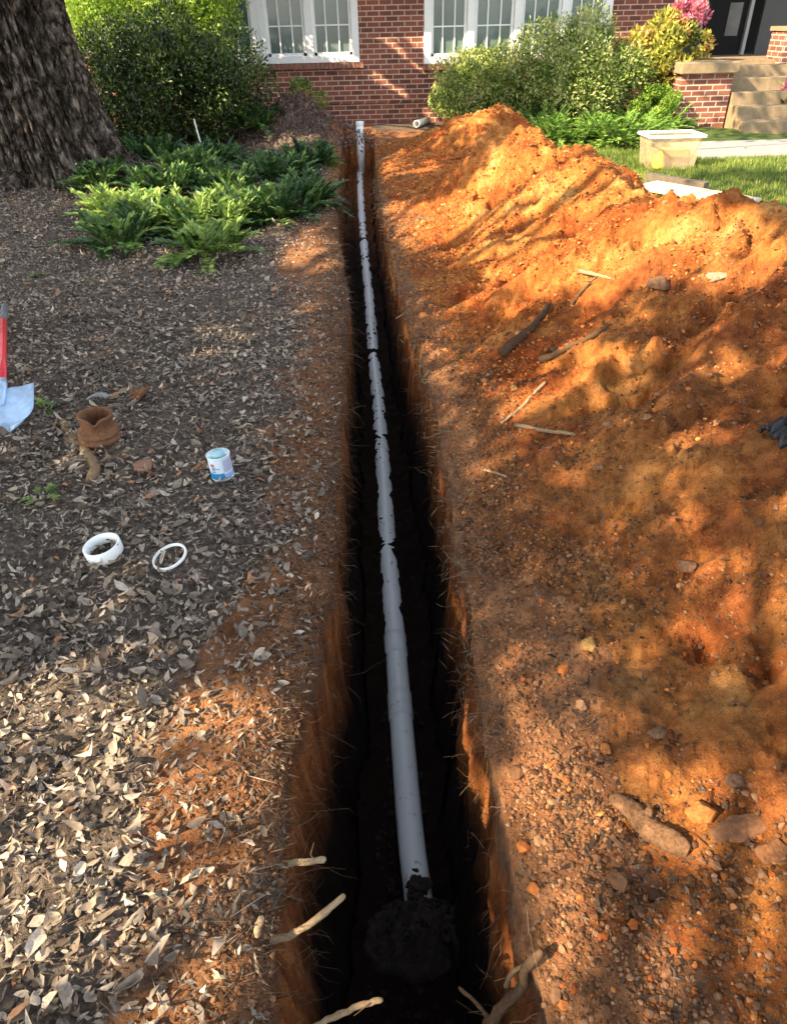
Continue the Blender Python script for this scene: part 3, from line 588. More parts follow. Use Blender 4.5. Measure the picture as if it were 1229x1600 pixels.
rid2=1-2.4*np.abs(fbm(cxn*2.3,cyn*2.3,ZZ*2.2,o=2,s=95)); rb=rb+.06*rid+.055*rid2+.05*fbm(cxn*5,cyn*5,ZZ*6,o=2,s=93)+.05*fbm(cxn*.5,cyn*.5,ZZ*2,o=2,s=94)
lean=-.16*ZZ+.02*ZZ**2
Vt=np.stack([tc_[0]+lean+rb*np.cos(TH),tc_[1]+rb*np.sin(TH),tc_[2]-.1+ZZ],-1).reshape(-1,3)
i=np.arange(len(zz)-1)[:,None]*nth; j=np.arange(nth)[None]; k=(j+1)%nth
q=MB(); q.add(Vt,[np.stack([i+j,i+k,i+nth+k,i+nth+j],-1).reshape(-1,4)]); part(q,'trunk',BARK,tree)
q=MB()
for a,l in ((-.3,1.0),(-1.2,.9),(-2.0,.9),(.5,.9)):
    b0=tc_+np.array([.75*math.cos(a),.75*math.sin(a),.22]); e=tc_+np.array([(.9+l)*math.cos(a+.2),(.9+l)*math.sin(a+.2),0.0]); e[2]=float(gz(e[0],e[1]))-.05; t_=np.linspace(0,1,9)[:,None]
    q.tube((1-t_)*b0+t_*e-np.array([0,0,.13])*np.sin(np.pi*t_)+RS.uniform(-.01,.01,(9,3)),np.linspace(.16,.03,9),12,wob=.1)
part(q,'surface_root',BARK,tree)
# ------------------------------------------------------------------ unseen crowns, added above: leaves set along sun rays to shape the shade
def lit_el(px,py,els):
    r=np.zeros(np.shape(px))
    for cx,cy,rx,ry,an,st in els:
        c_,s_=math.cos(rad(an)),math.sin(rad(an)); dx=px-cx; dy=py-cy; u=(dx*c_+dy*s_)/rx; v=(-dx*s_+dy*c_)/ry; d=np.sqrt(u*u+v*v)
        r=np.maximum(r,st*sst(1.15,.8,d))
    return r
LIT=[(180,1105,330,62,4,.95),(130,1350,330,215,0,.72),(170,1540,330,110,0,.85),(430,1170,60,110,0,.9),
(860,330,290,125,8,1),(1130,385,140,75,10,.85),(930,570,62,42,-25,.95),(830,620,65,30,10,.85),(690,590,25,60,0,.7),(790,470,90,28,-10,.5),
(1180,950,75,120,-25,1),(1085,1015,80,45,-35,1),(860,1240,125,125,10,1),(1110,1290,170,110,0,.9),(860,1510,90,130,0,.93),(1130,1490,130,110,0,.75),(805,1070,45,60,0,.9),
(1060,700,120,20,-25,.35),(930,830,60,14,-30,.4),
(485,405,55,42,0,.95),(470,480,40,26,0,.7),(120,487,80,8,0,1),(330,512,60,12,0,.8),(250,395,60,9,0,.5),
(215,312,85,42,0,1),(365,330,115,48,0,.9),(455,222,60,14,0,.8),(700,262,130,20,-8,.85),(750,185,60,16,-35,1),(640,190,60,14,0,.9),
(1100,245,240,26,0,1),(1000,200,120,60,0,1),(1150,300,120,20,5,.7),(850,190,120,50,0,1)]
DARK=[(560,262,40,60,0,1),(650,292,75,20,-5,1.3),(728,254,58,24,-42,1.3),(782,204,38,16,-45,1.3),(680,232,60,20,-25,.9),(650,225,50,10,0,.9)]
def crowns():
    n=230000
    gp=np.stack([RS.uniform(-6.5,7.5,n),RS.uniform(-1.5,14.4,n),np.zeros(n)],-1); gp[:,2]=surf(gp[:,0],gp[:,1])
    px,py=PR(gp); lit=lit_el(px,py,LIT); dk=lit_el(px,py,DARK)
    base=.93-.55*sst(11.5,13.5,gp[:,1])-.35*sst(3.5,5.5,gp[:,0])*sst(6,8,gp[:,1])
    base=np.where(py>1650,.8,base)
    S=base*(1-lit); S=np.maximum(S,dk*.9)
    dens=np.interp(S,[0,.1,.5,.8,1,1.2],[0,.012,.16,.85,1.0,1.6])
    keep=RS.rand(n)<dens*.50; gp=gp[keep]
    # wall shadows of a bough
    wp=[]
    for (a,b,wd,cnt) in (((572,76),(702,168),.07,1900),((500,122),(640,182),.10,1900),((470,150),(560,176),.08,900),((640,75),(665,100),.05,60)):
        A=WP(*a,YW);B=WP(*b,YW); t_=RS.rand(cnt)[:,None]; wp.append(A+(B-A)*t_+RS.normal(size=(cnt,3))*wd*np.array([1,0,.7]))
    for _ in range(1): sx_=RS.uniform(pxl-.1,pxr+.1,900); sy_=RS.uniform(12.05,13.5,900); sp_=np.stack([sx_,sy_,(sy_-12.1)*.58],-1); kk=(np.abs((sx_-pxl)*.6-(sy_-12.6))>.12); gp=np.concatenate([gp,sp_[kk]])  # extra crown leaves added to shade the steps
    wpts=np.concatenate(wp)
    h=RS.choice([4.3,5.2,6.3,7.6],len(gp),p=[.3,.3,.25,.15])+RS.normal(size=len(gp))*.25
    C_=gp-SUN[None]*((h-gp[:,2])/(-SUN[2]))[:,None]
    Cw=wpts-SUN[None]*(RS.uniform(5.5,6.3,len(wpts)))[:,None]
    C_=np.concatenate([C_,Cw]); n=len(C_)
    big=((C_[:,0]+3.5)**2+(C_[:,1]-9.5)**2<5.5**2)&(C_[:,1]>6.5)
    bx=np.array([(-3.7,9.3)]+[(-8.3,1.2),(-9.5,5.8),(-5.2,-3.4),(-13,-2.5)])
    idx=np.where(big,0,1+np.argmin(((C_[:,None,:2]-bx[None,1:])**2).sum(-1),axis=1))
    CL=leafmat('crown_leaf',[(0,(.02,.04,.008)),(1,(.07,.12,.02))],.12,.4)
    lbs=[None,'unseen tall tree left of the shovel, crown shaped to cast the shade','unseen tree left of the big trunk, crown shaped to cast the shade','unseen tree behind the camera, crown shaped to cast the shade','unseen tree far behind on the left, crown shaped to cast the shade']
    for t in range(5):
        M_=C_[idx==t]; k=len(M_)
        if k<10: continue
        if t==0: root=tree
        else:
            root=empty('unseen_shade_tree',(bx[t][0],bx[t][1],0),lbs[t],'tree'); q=MB(); zt=np.linspace(-.1,6.5,12); q.tube(np.stack([bx[t][0]+.1*np.sin(zt),bx[t][1]+.1*np.cos(zt),zt],-1),np.linspace(.32,.12,12),14,wob=.06); part(q,'trunk',BARK,root)
        mb=MB(); NR=-SUN[None]+rnd(k)*.7; leaves(mb,M_,rnd(k),NR,RS.uniform(.11,.19,k),RS.uniform(.065,.11,k),RS.rand(k),hi=False); part(mb,'crown',CL,root,False)
        q=MB()
        for _ in range(22 if t else 10):
            e=M_[RS.randint(k)]; s0=np.array([bx[t][0],bx[t][1],RS.uniform(3.2,5.5)]); mid=(s0+e)/2+np.array([0,0,.5]); tt=np.linspace(0,1,9)[:,None]
            q.tube((1-tt)**2*s0+2*tt*(1-tt)*mid+tt**2*e,np.linspace(.07,.012,9),6)
        if t==0:
            for a,b in (((572,76),(702,168)),((500,122),(640,182))):
                A=WP(*a,YW)-SUN*5.9; B=WP(*b,YW)-SUN*5.9; tt=np.linspace(0,1,9)[:,None]; q.tube(A+(B-A)*tt+RS.normal(size=(9,3))*.03,np.linspace(.07,.03,9),7)
        part(q,'limb',BARK,root)
crowns()
# ------------------------------------------------------------------ leaf litter
LIT_M=leafmat('dry_leaf',[(0,(.065,.048,.036)),(.35,(.20,.160,.122)),(.7,(.39,.325,.255)),(.9,(.60,.51,.40)),(1,(.44,.23,.12))],.1,.75,.12)
def litter():
    n=170000; y=RS.uniform(0,1,n)**1.5*11-1.1; x=RS.uniform(-6.2,.2,n); ok=(x<xL(y)-.01)&(x>-1.2-.75*np.maximum(y,0)-.4); x=x[ok];y=y[ok]
    d=xL(y)-x; P=np.stack([x,y,gzl(x,y)],-1)
    cl=.8*np.exp(-(((x-G(350,1180)[0])/.15)**2+((y-G(350,1180)[1])/.2)**2))+.95*np.exp(-(((x-G(480,400)[0])/.3)**2+((y-G(480,400)[1])/1.0)**2))
    keep=RS.rand(len(x))<np.clip(sst(.0,.40,d)*.98+.09,0,1)*(1-np.clip(cl,0,.93))*(.75+.9*fbm(x*1.7,y*1.7,o=3,s=101)+.2)
    keep&=~(((x+3.5)**2+(y-9.3)**2)<.7)
    P=P[keep];n=len(P)
    L=np.where(RS.rand(n)<.10,RS.uniform(.042,.072,n),RS.uniform(.011,.040,n))
    D=rnd(n); D[:,2]*=.30; NR=rnd(n)*.55; NR[:,2]+=1
    P[:,2]+=RS.uniform(.002,.022,n); t=np.clip(RS.beta(2.0,2.2,n)-.0,0,1); t=np.where(RS.rand(n)<.03,1,np.minimum(t,.93))
    mb=MB(); leaves(mb,P,D,NR,L,L*RS.uniform(.30,.70,n),t,curl=RS.uniform(-.6,.9,n),fold=RS.uniform(-.8,1.0,n)); o=mb.build('leaf_litter',LIT_M); tag(o,'dry grey-brown fallen leaves covering the ground left of the trench','leaf litter',kind='stuff')
    # dark shredded debris
    n=170000; y=RS.uniform(0,1,n)**1.6*10.5-1; x=RS.uniform(-6,.2,n); ok=(x<xL(y))&(x>-1.0-.75*np.maximum(y,0)-.3); x=x[ok];y=y[ok];n=len(x)
    P=np.stack([x,y,gzl(x,y)+RS.uniform(0,.01,n)],-1); D=rnd(n);D[:,2]*=.3; NR=rnd(n)*.6;NR[:,2]+=1; L=RS.uniform(.008,.035,n)
    mb=MB(); leaves(mb,P,D,NR,L,L*RS.uniform(.12,.4,n),np.clip(RS.beta(1.4,3,n),0,.9),hi=False); o=mb.build('mulch_debris',LIT_M); tag(o,'fine dark bark and leaf scraps between the fallen leaves','mulch',kind='stuff')
    n=5000; y=RS.uniform(0,1,n)**1.5*9-.8; x=RS.uniform(-4.5,.2,n); ok=x<xL(y)-.02; x=x[ok];y=y[ok];n=len(x); P=np.stack([x,y,gz(x,y)+RS.uniform(.004,.02,n)],-1); D=rnd(n);D[:,2]*=.15; mb=MB(); leaves(mb,P,D,rnd(n)+np.array([0,0,1.]),RS.uniform(.03,.12,n),RS.uniform(.0015,.0035,n),RS.beta(1.5,2.5,n),hi=False); o=mb.build('fallen_twigs',LIT_M); tag(o,'thin dry twigs and stalks lying among the fallen leaves','twigs',kind='stuff')
    # mulch pile
    n=9000; P=np.stack([RS.normal(-1.0,.5,n),RS.normal(12.4,.45,n),np.zeros(n)],-1); P[:,2]=gz(P[:,0],P[:,1])+.005; mb=MB(); leaves(mb,P,rnd(n),rnd(n)+np.array([0,0,.6]),RS.uniform(.02,.08,n),RS.uniform(.008,.03,n),np.clip(RS.beta(1.5,2.4,n),0,.9),hi=False); o=mb.build('mulch_pile_debris',leafmat('mulch_scrap',[(0,(.05,.025,.02)),(.5,(.15,.08,.06)),(1,(.32,.2,.15))],0)); tag(o,'reddish brown bark and leaf scraps heaped left of the far end of the trench','mulch',kind='stuff')
    # scraps on the right lip and on the heap
    n=26000; y=RS.uniform(0,1,n)**1.5*9-.8; x=np.interp(y,_rl[:,1],_rl[:,0])+np.abs(RS.normal(0,.30,n))*np.where(RS.rand(n)<.7,1,3)+.02; f=fbm(x*2.6,y*2.6,o=3,s=111)
    ok=f>RS.uniform(-.35,.55,n); x=x[ok];y=y[ok];n=len(x); P=np.stack([x,y,surf(x,y)+.003],-1); D=rnd(n);D[:,2]*=.3; NR=rnd(n)*.5;NR[:,2]+=1; L=RS.uniform(.006,.03,n)*np.where(RS.rand(n)<.06,1.8,1)
    mb=MB(); leaves(mb,P,D,NR,L,L*RS.uniform(.12,.4,n),np.clip(RS.beta(1.3,3.6,n)*.75,0,.9),hi=False); o=mb.build('soil_debris',leafmat('soil_scrap',[(0,(.035,.024,.018)),(.5,(.12,.085,.06)),(1,(.28,.21,.155))],0,.9,.05)); tag(o,'scraps of leaf and bark scattered on the soil right of the trench','debris',kind='stuff')
litter()
# ------------------------------------------------------------------ clods and pebbles
CLOD=leafmat('clod',[(0,(.12,.030,.010)),(.4,(.28,.078,.020)),(.75,(.42,.15,.04)),(1,(.52,.26,.10))],0,.95,.1)
BCLOD=leafmat('brown_clod',[(0,(.05,.024,.013)),(.5,(.15,.072,.035)),(1,(.30,.17,.09))],0,.95,.1)
def clods():
    n=170000; y=RS.uniform(0,1,n)**1.5*13-.9; x=np.interp(y,_rl[:,1],_rl[:,0])+RS.uniform(0,1,n)**1.1*(1.0+1.3*sst(.5,3,y)+.02)+.03
    f=fbm(x*2.2,y*2.2,o=3,s=121)+.35*fbm(x*7,y*7,o=2,s=122); ok=f>RS.uniform(-.45,.55,n); x=x[ok];y=y[ok];n=len(x)
    R=.0022+.0045*RS.rand(n)**2; R=np.where(RS.rand(n)<.10,RS.uniform(.006,.012,n),R); R=np.where(RS.rand(n)<.0045,RS.uniform(.013,.023,n),R); R*=(1+.5*sst(3,7,y))
    P=np.stack([x,y,surf(x,y)+R*.3],-1); far_=(x-np.interp(y,_rl[:,1],_rl[:,0])); kp=(RS.rand(n)<1-.6*sst(.35,.8,far_)*sst(3.5,2,y)); x=x[kp];y=y[kp];R=R[kp];P=P[kp];n=len(x); br=(RS.rand(n)<.86*sst(4.5,2,y)+.05)
    mb=MB(); lumps(mb,P[~br],R[~br],np.clip(RS.beta(2.5,2,(~br).sum()),0,1)); o=mb.build('clay_clods',CLOD,None,False); tag(o,'orange clay crumbs and clods scattered over the heap','clods',kind='stuff')
    mb=MB(); lumps(mb,P[br],R[br],RS.beta(2,2.4,br.sum())); o=mb.build('gravel',BCLOD,None,False); tag(o,'brown pebbles and soil crumbs along the foot of the heap','pebbles',kind='stuff')
    n=30000; y=RS.uniform(0,1,n)**1.4*12-.8; s_=np.abs(RS.normal(0,.12,n)); x=xL(y)-s_+.01; R=.002+.006*RS.rand(n)**3; P=np.stack([x,y,gzl(x,y)+R*.3],-1)
    mb=MB(); lumps(mb,P,R,RS.beta(2,2,n)); o=mb.build('lip_crumbs',BCLOD,None,False); tag(o,'brown soil crumbs along the left lip of the trench','soil crumbs',kind='stuff')
    n=26000; y=RS.uniform(0,1,n)**1.4*12-.8; s_=RS.uniform(0,.30,n); x=xR(y)+s_; R=.002+.005*RS.rand(n)**3; P=np.stack([x,y,surf(x,y)+R*.3],-1)
    mb=MB(); lumps(mb,P,R,.25+RS.beta(2,2,n)*.7); o=mb.build('lip_crumbs',BCLOD,None,False); tag(o,'brown soil crumbs along the right lip of the trench','soil crumbs',kind='stuff')
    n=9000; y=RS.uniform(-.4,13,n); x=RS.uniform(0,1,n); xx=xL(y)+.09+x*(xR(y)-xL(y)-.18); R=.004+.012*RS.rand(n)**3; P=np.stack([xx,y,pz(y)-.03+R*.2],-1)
    mb=MB(); lumps(mb,P,R,0.1*RS.rand(n)); o=mb.build('trench_clods',plain('shade_dark_clod',(.014,.008,.005),.9,.3,30,0),None,False); tag(o,'clods lying on the trench floor, coloured dark for its shade','clods',kind='stuff')  # clod colour carries the painted trench shade
clods()
# ------------------------------------------------------------------ roots
ROOTM=leafmat('root',[(0,(.05,.030,.018)),(.5,(.17,.105,.06)),(1,(.46,.34,.20))],.0,1,.04)
_b=ROOTM.node_tree; _n=noise(_b,70,6,N(_b,'ShaderNodeTexCoord').outputs['Object'],.75); bump(_b,_b.nodes['Principled BSDF'],_n.outputs[0],1,.004)
def fringe():
    mb=MB()
    for side in (0,1):
        n=(2800,1500)[side]
        y=RS.uniform(0,1,n)**1.3*11-.3
        for k in range(n):
            yy=y[k]; x0=float(xL(yy)) if side==0 else float(xR(yy)); sg=1 if side==0 else -1
            zz0=-RS.uniform(.02,.34)**1.0 if RS.rand()<.8 else -RS.uniform(.3,.6)
            l=RS.uniform(.015,.075)*(1+1.0*(RS.rand()<.10)); dr=np.array([sg*RS.uniform(.2,1),RS.normal()*.8,RS.normal()*.5-.2]); dr/=np.linalg.norm(dr)
            p=np.array([x0-sg*.01+sg*.075*min(1,-zz0/1.1),yy,zz0]); pts=[p]
            for s_ in range(4):
                dr=dr+RS.normal(size=3)*.35+np.array([0,0,-.15]); dr/=np.linalg.norm(dr); pts.append(pts[-1]+dr*l/3)
            r=RS.uniform(.0005,.0012)*(1+.12*max(0,yy)); mb.tube(pts,np.linspace(r,r*.35,5),3,t=RS.beta(2,2) if side else RS.beta(1.6,3))
    o=mb.build('root_fringe',ROOTM); tag(o,'fine cut roots bristling from both trench walls','roots',kind='stuff')
    # matted dead grass lying over the right lip
    mb=MB(); n=3600; y=RS.uniform(1.2,9.5,n); x=xR(y)+RS.normal(.035,.05,n); P=np.stack([x,y,surf(x,y)+.004],-1); D=rnd(n); D[:,0]-=.6; D[:,2]=-.1+.3*RS.normal(size=n); 
    leaves(mb,P,D,rnd(n)+np.array([0,0,1.]),RS.uniform(.02,.07,n),.0018+.0004*y,RS.beta(1.6,2.6,n),hi=False)
    n=9000; y=RS.uniform(0,1,n)**1.2*9; x=xL(y)-np.abs(RS.normal(0,.10,n)); P=np.stack([x,y,gzl(x,y)+.004],-1); D=rnd(n); D[:,0]+=.7; D[:,2]=-.1+.3*RS.normal(size=n)
    leaves(mb,P,D,rnd(n)+np.array([0,0,1.]),RS.uniform(.02,.06,n),.0020,RS.beta(1.2,4,n),hi=False)
    o=mb.build('dead_grass',leafmat('straw',[(0,(.06,.04,.022)),(.6,(.17,.11,.06)),(1,(.34,.25,.14))],.1)); tag(o,'matted dead grass and rootlets along both lips of the trench','dead grass',kind='stuff')
fringe()
def smooth_line(P,m=5):
    P=np.asarray(P,float); n=len(P); t=np.linspace(0,n-1,(n-1)*m+1); out=[]
    for a in t:
        i_=min(int(a),n-2); f=a-i_; p0=P[max(i_-1,0)];p1=P[i_];p2=P[i_+1];p3=P[min(i_+2,n-1)]
        out.append(.5*((2*p1)+(-p0+p2)*f+(2*p0-5*p1+4*p2-p3)*f*f+(-p0+3*p1-3*p2+p3)*f**3))
    return np.array(out)
def root(pts,r0,r1,t,label,name='root',cat='root',n=8,group=None):
    """pts: (px,py,z) with z None = lying on the land"""
    P=[]
    for p in pts:
        if p[2] is None: a=on(p[0],p[1]).copy(); a[2]+=r0*.5; P.append(a)
        else: P.append(G(p[0],p[1],p[2]))
    C_=smooth_line(P); C_=C_+RS.normal(size=C_.shape)*r0*.10; mb=MB(); kr=np.linspace(r0,r1,len(C_))*(1+.22*fbm(np.linspace(0,len(pts)*3,len(C_)),float(pts[0][0])*.37,o=2,s=9)); kr[-1]*=.7; mb.tube(C_,kr,n,t=t,wob=.14)
    if r0>.0045:
        for _ in range(3):
            k=RS.randint(1,len(C_)-1); dv=rnd(1)[0]*r0*6; dv[2]=abs(dv[2])*.4-.003; mb.tube([C_[k],C_[k]+dv*.5+RS.normal(size=3)*r0*.5,C_[k]+dv+RS.normal(size=3)*r0],[r0*.28,r0*.2,r0*.08],5,t=t*.7); o=mb.build(name,ROOTM,loc=C_[0]); return tag(o,label,cat,group)
root([(405,1472,-.10),(450,1462,-.10),(500,1432,-.06),(537,1398,0.0)],.0095,.007,.8,'longest pale cut root sticking out of the left wall near the bottom')
root([(440,1350,-.09),(478,1347,-.07),(508,1342,-.04)],.0085,.007,.9,'short bright cut root stub on the left wall above the long pale root')
root([(402,1462,-.03),(403,1448,.0),(409,1434,.03)],.007,.008,.95,'tiny pale root stub poking up at the left lip')
root([(480,1610,-.10),(520,1590,-.09),(560,1572,-.07),(598,1562,-.05)],.007,.006,.7,'grey root crossing the bottom edge left of the trench centre')
root([(752,1620,-.25),(785,1572,-.2),(812,1545,-.12),(820,1512,-.05),(845,1486,.0)],.014,.009,.22,'thick brown root bending over the right lip at the bottom')
root([(776,1610,-.3),(748,1572,-.28),(716,1542,-.27)],.006,.004,.5,'thin brown root pointing left at the bottom of the trench')
root([(790,1540,-.15),(800,1520,-.10),(830,1500,-.05)],.006,.004,.55,'thin root branching beside the thick brown root')
root([(410,1262,-.06),(440,1222,-.05),(470,1215,-.04),(486,1200,-.03)],.003,.002,.8,'thin looping rootlet on the left wall, upper of two')
root([(435,1262,-.08),(455,1230,-.06),(480,1212,-.04)],.0025,.0018,.7,'thin looping rootlet on the left wall, just below the upper loop')
root([(488,1270,-.10),(510,1240,-.08),(527,1222,-.05)],.003,.002,.7,'thin rootlet reaching toward the dark trench centre')
root([(735,905,-.05),(700,908,-.08),(672,914,-.10)],.0045,.003,.8,'straight pale root poking left from the right wall at mid height')
root([(660,478,-.05),(640,485,-.10),(618,498,-.15)],.007,.005,.8,'forked pale root on the right wall high up the trench')
root([(400,1420,-.2),(440,1404,-.18),(470,1408,-.15)],.005,.004,.35,'dull brown root lying across the left wall above the long pale root')
root([(783,556,None),(812,532,None),(835,512,None),(857,480,None)],.032,.016,.12,'thick dark root half buried in the heap, upright end to the right')
root([(842,566,None),(890,545,None),(925,528,None),(948,512,None)],.020,.012,.25,'long grey-brown root lying on the heap right of the thick dark root')
root([(800,652,None),(820,632,None),(838,612,None),(852,598,None)],.010,.008,.75,'pale broken root on the heap beside the loose clods')
root([(783,662,None),(805,645,None),(822,628,None)],.007,.004,.7,'thin pale twig below the pale broken root')
root([(805,666,None),(840,672,None),(870,677,None),(896,680,None)],.010,.008,.65,'straight grey stick lying level on the heap')
root([(757,735,None),(775,740,None),(793,747,None)],.006,.004,.8,'small pale twig near the right lip')
root([(905,425,None),(935,432,None),(958,438,None)],.014,.006,.7,'forked tan root near the top of the shaded heap')
root([(890,480,None),(912,452,None),(935,430,None)],.012,.006,.45,'brown root running down from the forked tan root')
def roughmat(name,stops,sc=30,d=.006,mul=.55):
    m=leafmat(name,stops,0,.9,.2); nt=m.node_tree; b=nt.nodes['Principled BSDF']; tc=N(nt,'ShaderNodeTexCoord'); n=noise(nt,sc,8,tc.outputs['Object'],.75)
    src=b.inputs['Base Color'].links[0].from_socket; mx=N(nt,'ShaderNodeMix',data_type='RGBA',blend_type='MULTIPLY'); mx.inputs[0].default_value=1; rr=ramp(nt,[(.32,(mul,mul*.9,mul*.85)),(.62,(1.1,1.1,1.1))],n.outputs[0])
    nt.links.new(src,mx.inputs[6]); nt.links.new(rr.outputs[0],mx.inputs[7]); nt.links.new(mx.outputs[2],b.inputs['Base Color']); bump(nt,b,n.outputs[0],1,d); return m
STN=roughmat('stone',[(0,(.10,.055,.035)),(.35,(.20,.11,.06)),(.6,(.40,.15,.04)),(.8,(.38,.22,.07)),(1,(.42,.33,.24))],28,.008)
# log, stones
WOOD=None
A=on(952,1250); B=on(1070,1335); q=MB(); tt=np.linspace(0,1,16)[:,None]
WOOD=roughmat('rotten_wood',[(0,(.2,.1,.05)),(1,(.40,.22,.11))],34,.022,.3)
C_=A+(B-A)*tt; C_[:,2]+=.010+.004*np.sin(tt[:,0]*9); C_[:,0]+=.008*np.sin(tt[:,0]*7)
rr=np.interp(tt[:,0],[0,.05,.3,.6,.9,1],[.009,.017,.024,.028,.026,.014]); C_=smooth_line(C_,4); rr=np.interp(np.linspace(0,1,len(C_)),np.linspace(0,1,16),rr)*(1+.10*fbm(np.linspace(0,9,len(C_)),3.3,o=3,s=160)); q.tube(C_,rr,20,wob=.10); q.tube([C_[30]+np.array([0,0,.01]),C_[30]+np.array([.012,.02,.026]),C_[30]+np.array([.016,.03,.030])],[.012,.010,.004],9,wob=.1); o=q.build('log',WOOD,loc=A); tag(o,'knobbly tan piece of rotten wood lying on the soil at lower right','log')
def stone(px,py,size,t,label,name='stone',mat=None,seed=1,flat=.7,rz=0,sub=4,sink=.42,lift=0):
    import bmesh
    b=bmesh.new(); bmesh.ops.create_icosphere(b,subdivisions=sub,radius=.5); V=np.array([v.co[:] for v in b.verts]); F=np.array([[v.index for v in f.verts] for f in b.faces]); b.free()
    V=np.sign(V)*np.abs(V*2)**.8/2
    V=V*(1+.35*fbm(V[:,0]*2.2+seed*7,V[:,1]*2.2,V[:,2]*2.2,o=3,s=seed)[:,None])
    rs=np.random.RandomState(seed)
    for _ in range(13):
        nv_=rs.normal(size=3); nv_/=np.linalg.norm(nv_); V=V-np.maximum(0,V@nv_-rs.uniform(.30,.42))[:,None]*nv_[None]*.92
    V=V*(1+.05*fbm(V[:,0]*11,V[:,1]*11,V[:,2]*11,o=3,s=seed)[:,None]); V=V*np.array(size); c_,s_=math.cos(rz),math.sin(rz); V=V@np.array([[c_,s_,0],[-s_,c_,0],[0,0,1]])
    P=on(px,py).copy(); P[2]+=size[2]*(.5-sink)+lift; mb=MB(); mb.add(V+P,[F],t); o=mb.build(name,mat or STN,smooth=True,loc=P); return tag(o,label,'stone')
stone(1093,1278,(.085,.062,.055),.6,'bright orange stone leaning on the flat tan slab',seed=3,lift=.012)
stone(1163,1292,(.185,.062,.035),.42,'long flat tan slab at the lower right edge',seed=4,rz=.12)
stone(1210,1335,(.08,.07,.05),.45,'reddish block below the flat tan slab at the right edge',seed=5)
stone(918,1010,(.062,.052,.048),.8,'ochre yellow stone standing out on the soil at mid right',seed=6)
stone(946,1172,(.035,.03,.03),.6,'small orange stone above the rotten wood',seed=7)
stone(1072,886,(.075,.05,.04),.2,'grey-brown oval stone on the heap right of the pebble cluster',seed=8)
stone(1120,434,(.13,.07,.05),.95,'pale flat stone high on the right of the heap',seed=9,rz=.6)
stone(1028,445,(.13,.12,.08),.3,'round brown clod below the pale flat stone',seed=10)
stone(1098,432,(.06,.05,.04),.5,'small tan stone left of the pale flat stone',seed=12)
stone(1000,575,(.13,.10,.07),.65,'orange clod in the middle of the shaded heap',seed=11)
stone(840,930,(.04,.032,.03),.25,'brown pebble, upper left of the pair in the pebble cluster',seed=13)
stone(877,940,(.042,.035,.032),.3,'brown pebble, right of the pair in the pebble cluster',seed=14)
stone(860,998,(.045,.035,.028),.15,'dark pebble left of the ochre stone',seed=15)
stone(1148,1222,(.06,.05,.04),.3,'brown stone above the flat tan slab',seed=16)
stone(488,503,(.05,.045,.04),.62,'small orange stone on the left lip of the trench',seed=17)
stone(1028,1145,(.06,.04,.03),.35,'dull brown stone between the ochre stone and the slab',seed=18)
stone(1005,1338,(.03,.03,.02),.5,'tiny tan stone under the rotten wood',seed=19)
stone(803,608,(.05,.05,.04),.75,'pale clod beside the broken root on the heap',seed=20)
stone(935,730,(.05,.04,.03),.4,'small brown stone on the shaded slope',seed=21)
# ------------------------------------------------------------------ pipe
def pvcmat():
    m,nt,b=newmat('pvc_pipe'); geo=N(nt,'ShaderNodeNewGeometry'); n=noise(nt,22,6,geo.outputs['Position'],.75); n2=noise(nt,4,3,geo.outputs['Position'])
    r=ramp(nt,[(.0,(.86,.90,.91)),(.60,(.82,.86,.87)),(.655,(.48,.42,.35)),(.72,(.14,.09,.06))],n.outputs[0]); nt.links.new(r.outputs[0],b.inputs['Base Color']); b.inputs['Roughness'].default_value=.35; return m
PVC=pvcmat(); PVCW=plain('pvc_white',(.78,.79,.76),.35,.05,12,.0006)
pl=empty('drain_pipe',tuple(PP[1]),'long white plastic drain pipe laid along the trench floor','pipe')
Cp=smooth_line(PP,6); Cp[:,2]=pz(Cp[:,1]); q=MB(); q.tube(Cp,.054,28); part(q,'pipe_run',PVC,pl)
for yy in (2.18,2.55,4.4,6.6,9.0):
    c_=np.array([float(np.interp(yy,Cp[:,1],Cp[:,0])),yy,float(pz(yy))]); d_=np.array([float(np.interp(yy+.1,Cp[:,1],Cp[:,0]))-c_[0],.1,.0052]); d_/=np.linalg.norm(d_)
    q=MB(); P_=[c_-d_*.07,c_-d_*.068,c_,c_+d_*.068,c_+d_*.07]; q.tube(P_,[.0545,.058,.058,.058,.0545],28); part(q,'coupling',PVC,pl)
# clods spilled over the pipe
q=MB(); n=900; yy=RS.uniform(1.5,13,n); x_=pipex(yy)+RS.normal(0,.05,n); R=.004+.014*RS.rand(n)**2.5; dz=np.sqrt(np.maximum(.054**2-np.minimum(np.abs(x_-pipex(yy)),.053)**2,0)); cov=fbm(yy*1.8,5.5,o=3,s=131)>(.12)
P=np.stack([x_,yy,pz(yy)+dz],-1)[cov&(np.abs(x_-pipex(yy))>.012+.0*yy)]; R=R[cov&(np.abs(x_-pipex(yy))>.012)]; lumps(q,P,R,.1); o=q.build('pipe_clods',bpy.data.materials['shade_dark_clod'],None,False); tag(o,'dark clods of soil fallen against the white pipe','clods',kind='stuff')
